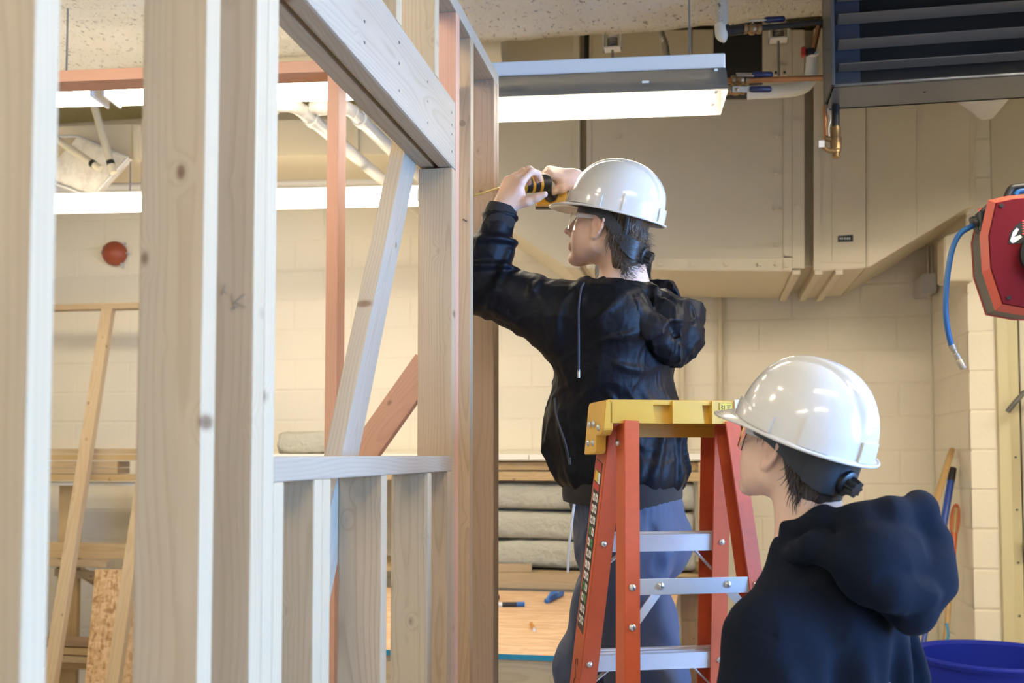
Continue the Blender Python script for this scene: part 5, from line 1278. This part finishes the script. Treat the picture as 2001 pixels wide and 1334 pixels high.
# drill first, so that the fingers can close on it
bit0 = at(926.5, 382, X=XW-.004); ba = W1(1022, 352, 2.90)
DA = (ba-bit0).normalized(); 
ZS = LZ-.325-3*.305+.002                               # top of the ladder step he stands on
def leg1(s):
    hip = pel1+T1.l*s*.088+Vector((0, 0, -.10)); knee = hip+Vector((0, 0, -.36))+T1f*(-.075 if s > 0 else .115)-T1.l*(.035 if s > 0 else -.03)
    foot = Matrix.Translation(LO) @ LM @ Vector((.11 if s > 0 else -.095, .035+.24*(LZ-ZS)+.055, ZS+.06))
    return hip, knee, foot
def body1():
    S = Solid(); head_solid(S, F1, neck1)
    S.ell(T1(0, 0, .06), (.10, .155, .17), T1.R, .04); S.ell(pel1+Vector((0, 0, .12)), (.11, .14, .2), T1.R, .05); S.ell(pel1, (.11, .15, .11), T1.R, .05)
    S.cap(neck1+Vector((0, 0, -.03)), T1(0, .10, .08), .055, .05, .03); S.cap(neck1+Vector((0, 0, -.03)), T1(0, -.10, .08), .055, .05, .03)
    S.cap(Ls, Le, .05, .04, .03); S.cap(Le, Lw, .040, .027, .02); S.cap(Rs, Re, .05, .04, .03); S.cap(Re, Rw, .042, .029, .02)
    # left hand wraps the front of the tool
    El = (W1(1012, 338, 2.86)-Lw); Nl = (-FH*.80-RGT*.62+Vector((0, 0, .25)))
    fl, tl = hand(S, Lw, El, Nl, 1, ((22, 62, 40), (32, 62, 38), (38, 62, 38), (44, 60, 40)), ((.045, .062, .022), (.066, .082, .030), (.082, .100, .034)), 1.0)
    Er = (W1(1062, 334, 3.05)-Rw); Nr = (-FH*.62+Vector((0, 0, .72))-RGT*.12)
    fr, tr = hand(S, Rw, Er, Nr, -1, ((38, 70, 45), (46, 72, 45), (50, 72, 45), (54, 70, 45)), ((.050, .045, .028), (.078, .050, .040), (.100, .046, .046)), 1.0)
    for s, a in ((1, 0), (-1, 0)):
        hip, knee, foot = leg1(s); foot = foot+Vector((0, 0, .03))
        S.cap(hip, knee, .075, .055, .04); S.cap(knee, foot, .052, .036, .03)
    v, q = S.mesh(.0032); o = np_obj('body', v, q, 'skin', wk, OW, 1)
    spots = [(F1(.10, 0, -.068), .024, .75), (F1(.117, 0, -.03), .022, .35), (F1(-.004, .082, 0), .04, .38), (F1(.05, .05, -.03), .04, .12)]
    for f in fl+fr: spots += [(f[0], .018, .30), (f[1], .014, .28), (f[3], .012, .25)]
    float_attr(o, 'blush', spots, OW)
    return fl, tl, fr, tr
fl1, tl1, fr1, tr1 = body1()
for s in (-1, 1):
    e = lathe('eye', [(0, -.0125), (.007, -.0103), (.0115, -.005), (.0125, 0), (.0115, .005), (.007, .0103), (0, .0125)], axisM(F1(.0765, s*.033, .007)-OW, F1.f), 'eye_white', wk, 16)
    lathe('iris', [(0, 0), (.0058, 0), (.0050, .0014), (0, .0016)], axisM(F1(.0885, s*.033, .007)-OW, F1.f), 'iris', e, 14)
hm = Solid()
for s in (-1, 1): hm.cap(F1(.091, s*.013, .034), F1(.079, s*.046, .036), .0045, .003, .003)
v, q = hm.mesh(.002); eb = np_obj('eyebrows', v, q, 'hair_brown', wk, OW)
def along(P, a, b):
    a = V3(a); b = V3(b); ab = b-a; t = (P-a)@ab/(ab@ab); return t, np.linalg.norm(P-a-np.clip(t, 0, 1)[:, None]*ab, axis=1)
def jacket1():
    S = Solid(); R = T1.R
    S.ell(T1(.01, 0, -.01), (.165, .21, .20), R, .06)
    S.ell(W1(1200, 835, 2.98), (.204, .195, .20), R, .08)
    S.ell(W1(1214, 925, 2.98), (.188, .196, .11), R, .05)
    S.ell(T1(-.05, 0, .04), (.12, .19, .135), R, .05)
    S.cap(neck1+Vector((0, 0, -.125)), T1(-.01, 0, .04), .08, .13, .05)
    S.chain([T1(-.01, .10, .08), Ls+Vector((0, 0, -.02)), Ls.lerp(Le, .35)+Vector((0, 0, -.030)), Ls.lerp(Le, .7)+Vector((0, 0, -.010)), Le], [.125, .112, .094, .078, .068], .03)
    S.chain([Le, Le.lerp(Lw, .45), Le.lerp(Lw, .80)], [.068, .060, .050], .03)
    S.chain([T1(-.01, -.10, .10), Rs, Rs.lerp(Re, .5), Re], [.12, .10, .078, .066], .04); S.chain([Re, Re.lerp(Rw, .5), Re.lerp(Rw, .78)], [.066, .056, .048], .03)
    S.cap(T1(.0, .12, -.05), Ls.lerp(Le, .55)+Vector((0, 0, -.055)), .11, .055, .05)
    # waist is gathered into the rib
    S.plane_cut(W1(1215, 966, 2.98), Vector((0, 0, -1))+T1f*.09, .03)
    fl_ = V3(T1.f); ll_ = V3(T1.l)
    def disp(P):
        n1 = vnoise(P, 6, 1); n2 = vnoise(P, 15, 2)
        crease = lambda f, sd, A, M=None: -A*np.clip(1-np.abs(vnoise(P if M is None else P@M, f, sd)-.5)*7, 0, 1)**1.5
        t, r = along(P, Ls, Le); wgt = np.clip(1-(r-.13)/.05, 0, 1)*np.clip((t+.1)*4, 0, 1)*np.clip((1.15-t)*6, 0, 1)
        ang = P@V3((0, 0, 1))*9+P@ll_*5
        ph = t*20+ang*1.4+n1*6
        d = -wgt*.010*np.clip(np.sin(ph), 0, 1)**3*np.clip(n2*2-.4, 0, 1)
        t2, r2 = along(P, Le, Lw); w2 = np.clip(1-(r2-.09)/.04, 0, 1)*np.clip((t2+.25)*4, 0, 1)
        d = d-w2*.013*np.clip(np.sin(t2*21+P@fl_*18+n1*5), 0, 1)**2*(.3+n2)+w2*.003
        body = np.clip((P[:, 2]-1.45)/.1, 0, 1)*(1-wgt)*(1-w2)
        low = np.clip((1.80-P[:, 2])/.16, 0, 1)
        az = np.arctan2((P-V3(pel1))@ll_, (P-V3(pel1))@fl_)
        d = d-body*low*.015*np.clip(np.sin(az*10+n1*8+P[:, 2]*5), 0, 1)**2*(.3+n2)
        M1 = np.outer(V3(T1.f), [1, 0, 0])+np.outer(V3(T1.l), [0, 1, 0])+np.outer([0, 0, 1], [.25, 0, .42]); M2 = np.outer(V3(T1.f), [.45, 0, .5])+np.outer(V3(T1.l), [0, .8, 0])+np.outer([0, 0, 1], [-.4, 0, .9])
        qa = P-V3(T1(.10, .17, -.06)); th = np.arctan2(qa[:, 2], qa@fl_); ra = np.linalg.norm(qa, axis=1)
        wr = np.clip((qa@ll_+.17)/.1, 0, 1)*np.clip(ra/.06-1.8, 0, 1)*np.clip((.42-ra)/.2, 0, 1)*(1-w2)
        d = d-wr*.008*np.clip(np.sin(th*13+n1*10), 0, 1)**3*np.clip(n2*2-.3, 0, 1.2)
        d = d+crease(9, 5, .0032, M1)+crease(18, 6, .0026, M2)+crease(33, 7, .0013, M1)
        return d+.003
    v, q = S.mesh(.0046, disp, .022); np_obj('jacket', v, q, 'nylon', wk, OW)
    # ribbed hem and cuffs
    def ring(name, c, axis, rx, ry, xdir, hh, mat, wall=.012):
        axis = Vector(axis).normalized(); x = Vector(xdir); x = (x-axis*x.dot(axis)).normalized(); y = axis.cross(x); bm = bmesh.new(); n = 120; rows = []
        for rr, zz_ in ((-wall, -1), (0, -1), (.004, -.6), (.006, 0), (.004, .6), (0, 1), (-wall, 1)):
            rows.append([bm.verts.new(Vector(c)+x*((rx+rr)*math.cos(2*PI*k/n)*(1+.004*(k % 2)))+y*((ry+rr)*math.sin(2*PI*k/n)*(1+.004*(k % 2)))+axis*zz_*hh-OW) for k in range(n)])
        rows.append(rows[0])
        for A_, B_ in zip(rows, rows[1:]):
            for k in range(n): bm.faces.new((A_[k], A_[(k+1) % n], B_[(k+1) % n], B_[k]))
        bmesh.ops.recalc_face_normals(bm, faces=bm.faces); return bm_obj(name, bm, mat, wk, True, 70)
    ring('hem_rib', W1(1216, 957, 2.98), Vector((0, 0, 1))-T1f*.09, .166, .185, T1f, .044, 'rib_knit', .03)
    ax = (Lw-Le).normalized(); ring('cuff_rib', Le.lerp(Lw, .88), ax, .0415, .040, RGT, .036, 'rib_knit')
    ax = (Rw-Re).normalized(); ring('cuff_rib', Re.lerp(Rw, .84), ax, .041, .039, (0, 0, 1), .034, 'rib_knit')
jacket1()
def nyl(P):
    c = lambda f, sd, A: -A*np.clip(1-np.abs(vnoise(P, f, sd)-.5)*6, 0, 1)**1.5
    return c(10, 11, .012)+c(19, 12, .007)+c(34, 13, .003)+.004
def hood1():
    S = Solid(); W = W1; HF = Frame(W(1300, 640, 2.96), T1f+Vector((0, 0, .35)))
    S.ell(HF.o, (.086, .148, .098), HF.R, .03)
    S.chain([W(1142, 566, 2.86), W(1186, 566, 2.84), W(1245, 570, 2.865), W(1300, 588, 2.91), W(1350, 612, 2.96)], [.020, .025, .026, .024, .022], .025)
    S.chain([W(1142, 566, 2.88), W(1176, 560, 3.05), W(1240, 556, 3.10), W(1300, 568, 3.10), W(1345, 600, 3.05), W(1352, 612, 2.98)], [.020, .024, .026, .024, .022, .022], .025)
    S.chain([W(1350, 614, 2.97), W(1342, 655, 2.96), W(1310, 690, 2.93)], [.024, .042, .036], .035)
    S.chain([W(1166, 584, 2.805), W(1230, 597, 2.785), W(1272, 642, 2.795), W(1306, 688, 2.86)], [.028, .037, .040, .036], .014)
    S.ell(W(1305, 578, 3.01), (.055, .080, .045), HF.R, .02, 's')
    v, q = S.mesh(.0044, nyl, .03); np_obj('hood', v, q, 'nylon', wk, OW, 1)
hood1()
# drawstring, zip and pocket
q0 = W1(1139, 546, 2.80); pts = [W1(1150, 548, 2.83), W1(1137, 560, 2.745), W1(1131, 600, 2.715), W1(1131, 660, 2.70), W1(1131, 735, 2.705)]
tube('drawstring', [p-OW for p in spline(pts, 24)], .0032, 'cord_navy', wk, 8); tube('cord_tip', [p-OW for p in (W1(1131, 722, 2.7045), W1(1131, 738, 2.705))], .0036, 'lever_zinc', wk, 8)
tube('zip', [p-OW for p in spline([W1(1084, 778, 2.795), W1(1088, 815, 2.775), W1(1104, 865, 2.765), W1(1113, 905, 2.785)], 20)], .0035, 'hat_black', wk, 8)
box('zip_pull', W1(1110, 908, 2.775)-OW, W1(1116, 893, 2.785)-OW, 'hat_black', wk, .001)
def trousers1():
    S = Solid(); R = T1.R
    S.ell(pel1+Vector((0, 0, .045)), (.160, .178, .10), R, .05); S.ell(pel1+Vector((0, 0, -.07))-T1f*.025, (.165, .180, .13), R, .06)
    legs = []
    for s in (1, -1):
        hip, knee, foot = leg1(s)
        S.chain([hip, hip.lerp(knee, .5), knee, knee.lerp(foot, .6), foot], [.122, .118, .106, .082, .066], .04); legs.append((hip, knee, foot))
    S.plane_cut(pel1+Vector((0, 0, .115)), (0, 0, 1)); S.plane_cut(Vector((0, 0, ZS+.035)), (0, 0, -1), .008)
    ll_, fl_ = V3(T1.l), V3(T1.f)
    def disp(P):
        n1 = vnoise(P, 6, 21); n2 = vnoise(P, 13, 22); az = np.arctan2((P-V3(pel1))@ll_, (P-V3(pel1))@fl_)
        gat = np.clip((P[:, 2]-(pel1.z-.02))/.05, 0, 1)
        return gat*.0012*np.sin(az*52+n1*6)+(1-gat)*(.007*np.sin(az*9+P[:, 2]*8+n1*8)*(n2+.2)+.010*((np.abs(n2-.5)*2)**.6-.5))
    v, q = S.mesh(.0062, disp, .03); np_obj('trousers', v, q, 'trousers', wk, OW, 1)
    for hip, knee, foot in legs:
        S = Solid(); b = Vector((foot.x, foot.y, ZS-.001)); S.cap(b+Vector((0, 0, .04))-T1f*.06, b+Vector((0, 0, .038))+T1f*.13, .038, .036, .03, squash=((0, 0, 1), .95)); S.cap(b+Vector((0, 0, .04))-T1f*.03, b+Vector((0, 0, .10))-T1f*.01, .042, .045, .03)
        S.plane_cut(b+Vector((0, 0, .001)), (0, 0, -1)); v, q = S.mesh(.006); np_obj('shoe', v, q, 'shoe_black', wk, OW)
trousers1()
tube('waist_cord', [p-OW for p in spline([W1(1122, 985, 2.80), W1(1116, 1030, 2.785), W1(1111, 1075, 2.78), W1(1110, 1118, 2.785)], 20)], .0038, 'cord_white', wk, 8)
def hair(F, name, parent, O, mat, seed, n, bottom, length, flick, top=.05, fringe=True, lift=1.0):
    rg = random.Random(seed); roots = []
    S = Solid(); R = F.R
    S.ell(F(-.022, 0, .050), (.100, .081, .090), R, .02); S.ell(F(-.040, 0, -.012), (.064, .064, .052), R, .03); S.ell(F(-.068, 0, bottom*.42), (.056, .057, .064), R, .03)
    S.plane_cut(F(-.022, 0, 0), F.f*1.0-F.u*.38, .012)
    S.plane_cut(F(-.06, 0, bottom), -F.u+F.f*.45, .01)
    v, q = S.mesh(.004, lambda P: .006*(vnoise(P*np.array([1, 1, .5]), 60, seed)-.5), .01); base = np_obj(name, v, q, mat, parent, O, 1)
    a_ = base.data.attributes.new('strand', 'FLOAT', 'POINT'); a_.data.foreach_set('value', np.full(len(base.data.vertices), .25, np.float32))
    for i in range(n):
        ph = math.radians(rg.uniform(98, 262)); el = rg.uniform(0, 1); z = bottom*.75+(top-bottom*.75)*el
        if abs(ph-PI) > math.radians(76-55*max(0, -z)/.1): continue
        rr = 1.0 if z > 0 else 1.0-.32*min(1, -z/.09)
        cx = -.022-.018*min(1, max(0, -z/.06))
        x = cx+.088*math.cos(ph)*rr; y = .080*math.sin(ph)*rr
        p = Vector((x, y, z)); outn = Vector((math.cos(ph), math.sin(ph)*.9, 0)).normalized(); L = length*rg.uniform(.6, 1.2)
        sway = Vector((0, 0, 0))+Vector((rg.uniform(-1, 1), rg.uniform(-1, 1), 0))*.007
        w1 = math.sin(ph*7+seed)*.007
        tang = Vector((-math.sin(ph), math.cos(ph), 0))
        c = [p, p+outn*.006*lift+Vector((0, 0, -.33*L))+tang*w1*.5, p+outn*.008*lift+Vector((0, 0, -.68*L))+sway*.5+tang*w1, p+outn*(.010*lift+flick*rg.uniform(.3, 1.2))+Vector((0, 0, -L+flick*.5))+sway]
        roots.append([F(*q_) for q_ in c])
    if fringe:
        for i in range(40):
            y = rg.choice((-1, 1))*rg.uniform(.062, .078); x = rg.uniform(.005, .045); z = rg.uniform(.035, .05)
            roots.append([F(x, y, z), F(x+.004, y*1.02, z-.018), F(x+.002+rg.uniform(-.006, .006), y*1.0, z-.036)])
    st = strands(name+'_locks', roots, mat, parent, O, seed)
    return base
hair(F1, 'hair', wk, OW, 'hair_brown', 5, 2600, -.150, .070, .022, fringe=False)
hard_hat('white hard hat worn by the worker drilling on the ladder', F1, .050)
glasses('clear safety glasses worn by the worker on the ladder', F1)
# power drill
plain('tool_yellow', (.72, .36, .02), .4); plain('tool_rubber', (.014, .014, .015), .5); plain('bit_gold', (.55, .40, .10), .3, .8)
dr_ = thing('power_drill', 'yellow and black cordless drill held against the stud', 'drill', ba); 
D0 = W1(990, 362, 2.94); D1 = W1(1066, 357, 3.0); AX = (D1-D0).normalized(); MD = axisM(D0-ba, AX)
LB = (D1-D0).length
tube('bit', [bit0-ba, D0-ba+AX*.005], .0028, 'bit_gold', dr_, 8)
lathe('chuck', [(0, 0), (.010, 0), (.016, .012), (.018, .03), (0, .03)], MD, 'tool_rubber', dr_, 18)
lathe('gear_case', [(0, .026), (.020, .026), (.026, .036), (.027, .06), (0, .06)], MD, 'tool_yellow', dr_, 20)
lathe('motor_housing', [(0, .058), (.028, .058), (.027, .07), (.027, LB), (.022, LB+.012), (0, LB+.014)], MD, 'tool_rubber', dr_, 20)
for z in (.075, .10): lathe('trim', [(.0272, z), (.0282, z+.002), (.0282, z+.007), (.0272, z+.009)], MD, 'tool_yellow', dr_, 20)
g0 = D0.lerp(D1, .86)+FH*.01; g1 = W1(1078, 383, 3.075); tube('grip', [g0-ba, g0.lerp(g1, .5)-ba, g1-ba], [.021, .0185, .022], 'tool_rubber', dr_, 16)
GX = (g1-g0).normalized(); bf = Frame(g1+FH*.012, FH, (0, 0, 1))
bm = bmesh.new(); box_bm(bm, (-.012, -.048, -.026), (.022, .048, .026), .006, 2); bo = bm_obj('battery_base', bm, 'tool_yellow', dr_); bo.matrix_local = Matrix.Translation(-ba) @ bf.M()
bm = bmesh.new(); box_bm(bm, (.020, -.052, -.028), (.052, .050, .028), .007, 2); bo = bm_obj('battery', bm, 'tool_rubber', dr_); bo.matrix_local = Matrix.Translation(-ba) @ bf.M()
# ------------------------------------------------------------------ helper standing beside the ladder
def W2(x, y, Y): return at(x, y, Y=Y)
F2 = Frame(W2(1552, 884, 2.12), (-RGT*.62+FH*.78)+Vector((0, 0, .40)), roll=2)
neck2 = W2(1584, 1045, 2.10)
T2f = (-RGT*.60+FH*.80).normalized(); T2 = Frame(W2(1612, 1266, 2.10), T2f)
hp = thing('person', 'person in white hard hat and navy hoodie looking up beside the ladder', 'person', (T2.o.x, T2.o.y, 0)); OH = hp.location.copy()
L2s = T2(.01, .155, .055); L2e = T2(-.01, .200, -.19); L2w = T2(-.03, .225, -.43); R2s = T2(.01, -.155, .055); R2e = T2(-.01, -.200, -.19); R2w = T2(-.03, -.225, -.43)
pel2 = Vector((T2.o.x, T2.o.y, .93))-T2f*.06; ft2 = Vector((pel2.x, pel2.y, 0))-T2f*.13
def body2():
    S = Solid(); head_solid(S, F2, neck2)
    S.ell(T2(0, 0, .02), (.09, .145, .17), T2.R, .04); S.ell(pel2+Vector((0, 0, .12)), (.09, .13, .2), T2.R, .05); S.ell(pel2, (.10, .14, .11), T2.R, .05)
    S.cap(neck2+Vector((0, 0, -.03)), T2(0, .10, .07), .055, .05, .03); S.cap(neck2+Vector((0, 0, -.03)), T2(0, -.10, .07), .055, .05, .03)
    for a, b, c, sp in ((L2s, L2e, L2w, -1), (R2s, R2e, R2w, 1)):
        S.cap(a, b, .045, .036, .03); S.cap(b, c, .036, .026, .02)
        hand(S, c, (T2f*.15+Vector((0, 0, -1))), -T2.l*sp, -sp, ((20, 30, 20), (22, 32, 22), (24, 34, 24), (26, 36, 26)), ((.045, .050, .02), (.070, .058, .026), (.092, .056, .03)))
    for s in (1, -1):
        hip = pel2+T2.l*s*.09; an = ft2+T2.l*s*.09+Vector((0, 0, .08)); kn = hip.lerp(an, .5); S.cap(hip, kn, .07, .05, .04); S.cap(kn, an, .05, .034, .03)
    v, q = S.mesh(.0034); o = np_obj('body', v, q, 'skin', hp, OH, 1)
    float_attr(o, 'blush', [(F2(.10, 0, -.068), .024, .75), (F2(.117, 0, -.03), .022, .35), (F2(-.004, .082, 0), .04, .35)], OH)
body2()
for s in (-1, 1):
    e = lathe('eye', [(0, -.0125), (.007, -.0103), (.0115, -.005), (.0125, 0), (.0115, .005), (.007, .0103), (0, .0125)], axisM(F2(.0765, s*.033, .007)-OH, F2.f), 'eye_white', hp, 16)
    lathe('iris', [(0, 0), (.0058, 0), (.0050, .0014), (0, .0016)], axisM(F2(.0885, s*.033, .007)-OH, F2.f), 'iris', e, 14)
def hoodie2():
    S = Solid(); R = T2.R
    S.ell(T2(0, 0, -.06), (.130, .190, .20), R, .06); S.ell(T2(.005, 0, -.24), (.150, .195, .22), R, .08)
    S.ell(T2(-.045, 0, .02), (.092, .150, .13), R, .05)
    S.cap(neck2+Vector((0, 0, -.055)), T2(-.01, 0, .03), .074, .11, .05)
    for s, a, b, c in ((1, L2s, L2e, L2w), (-1, R2s, R2e, R2w)):
        S.cap(neck2+T2.l*s*.025+Vector((0, 0, -.095)), a+Vector((0, 0, -.02)), .052, .066, .04)
        S.chain([a+Vector((0, 0, -.02)), a.lerp(b, .5), b], [.078, .074, .066], .05); S.chain([b, b.lerp(c, .5), b.lerp(c, .85)], [.068, .058, .046], .03)
    for s in (-1, 1): S.cap(neck2+Vector((0, 0, -.045))+T2.l*s*.02, T2(0, s*.10, .05), .066, .074, .03)
    S.plane_cut(pel2+Vector((0, 0, -.02)), (0, 0, -1), .02)
    ll_, fl_ = V3(T2.l), V3(T2.f)
    def disp(P):
        q = P-V3(T2.o); y = q@ll_; x = q@fl_; z = q[:, 2]; n1 = vnoise(P, 4.5, 31); n2 = vnoise(P, 10, 32)
        back = np.clip(-x/.06, 0, 1)*np.clip((.10-z)/.12, 0, 1)
        d = back*(.010*np.sin(y*46+z*9+n1*4)+.005*np.sin(y*90+n1*6))
        d = d+.010*((np.abs(n2-.5)*2)**.7-.5)*np.clip(1.2-np.abs(z)*1.5, .3, 1)
        t, r = along(P, L2s, L2e); seam = np.exp(-((t-.02+(x*1.2))/.018)**2)*np.clip(1-(r-.10)/.04, 0, 1)*np.clip(.5-.1*t, 0, 1); d = d+.004*seam
        return d
    v, q = S.mesh(.0050, disp, .03); np_obj('hoodie', v, q, 'fleece', hp, OH, 2)
hoodie2()
def flc(P):
    n1 = vnoise(P, 7, 41); n2 = vnoise(P, 16, 42); return .012*(n1-.5)+.006*((np.abs(n2-.5)*2)**.7-.5)
def hood2():
    S = Solid(); W = W2; HF = Frame(W(1722, 1092, 1.99), T2f, roll=-8)
    S.ell(HF.o, (.074, .108, .088), HF.R, .025)
    S.chain([W(1545, 1078, 2.06), W(1558, 1042, 2.07), W(1604, 1022, 2.02), W(1670, 1016, 1.985), W(1740, 1004, 1.985), W(1798, 994, 2.02)], [.027, .030, .029, .027, .025, .024], .025)
    S.chain([W(1545, 1078, 2.06), W(1550, 1092, 2.15), W(1600, 1090, 2.20), W(1670, 1062, 2.18), W(1730, 1030, 2.13), W(1798, 994, 2.04)], [.026, .026, .026, .026, .024, .024], .02)
    S.chain([W(1800, 998, 2.03), W(1818, 1060, 2.04), W(1815, 1130, 2.02), W(1785, 1190, 1.99)], [.024, .030, .042, .045], .04)
    S.chain([W(1542, 1092, 2.05), W(1588, 1068, 1.985), W(1655, 1090, 1.945), W(1735, 1152, 1.935), W(1795, 1162, 1.965)], [.026, .029, .033, .038, .036], .010)
    S.ell(W(1728, 1034, 2.035), (.056, .092, .062), HF.R, .014, 's')
    v, q = S.mesh(.0046, flc, .03); np_obj('hood', v, q, 'fleece', hp, OH, 2)
hood2()
def trousers2():
    S = Solid(); S.ell(pel2+Vector((0, 0, -.02)), (.14, .165, .14), T2.R, .05)
    for s in (1, -1):
        hip = pel2+T2.l*s*.09+Vector((0, 0, -.08)); an = ft2+T2.l*s*.09+Vector((0, 0, .09)); S.chain([hip, hip.lerp(an, .5), an], [.105, .085, .070], .04)
    v, q = S.mesh(.010); np_obj('trousers', v, q, 'trousers', hp, OH, 1)
    for s in (1, -1):
        b = ft2+T2.l*s*.09; S = Solid(); S.cap(b+Vector((0, 0, .04))-T2f*.06, b+Vector((0, 0, .038))+T2f*.14, .040, .038, .03); S.cap(b+Vector((0, 0, .05))-T2f*.03, b+Vector((0, 0, .12))-T2f*.01, .044, .05, .03); S.plane_cut(b+Vector((0, 0, .001)), (0, 0, -1))
        v, q = S.mesh(.007); np_obj('shoe', v, q, 'shoe_black', hp, OH)
trousers2()
hair(F2, 'hair', hp, OH, 'hair_dark', 8, 1700, -.125, .050, .003, lift=.6)
hard_hat('white hard hat worn by the helper in the navy hoodie', F2, .041, drop=.040, bh=.007)
glasses('clear safety glasses worn by the helper in the navy hoodie', F2)
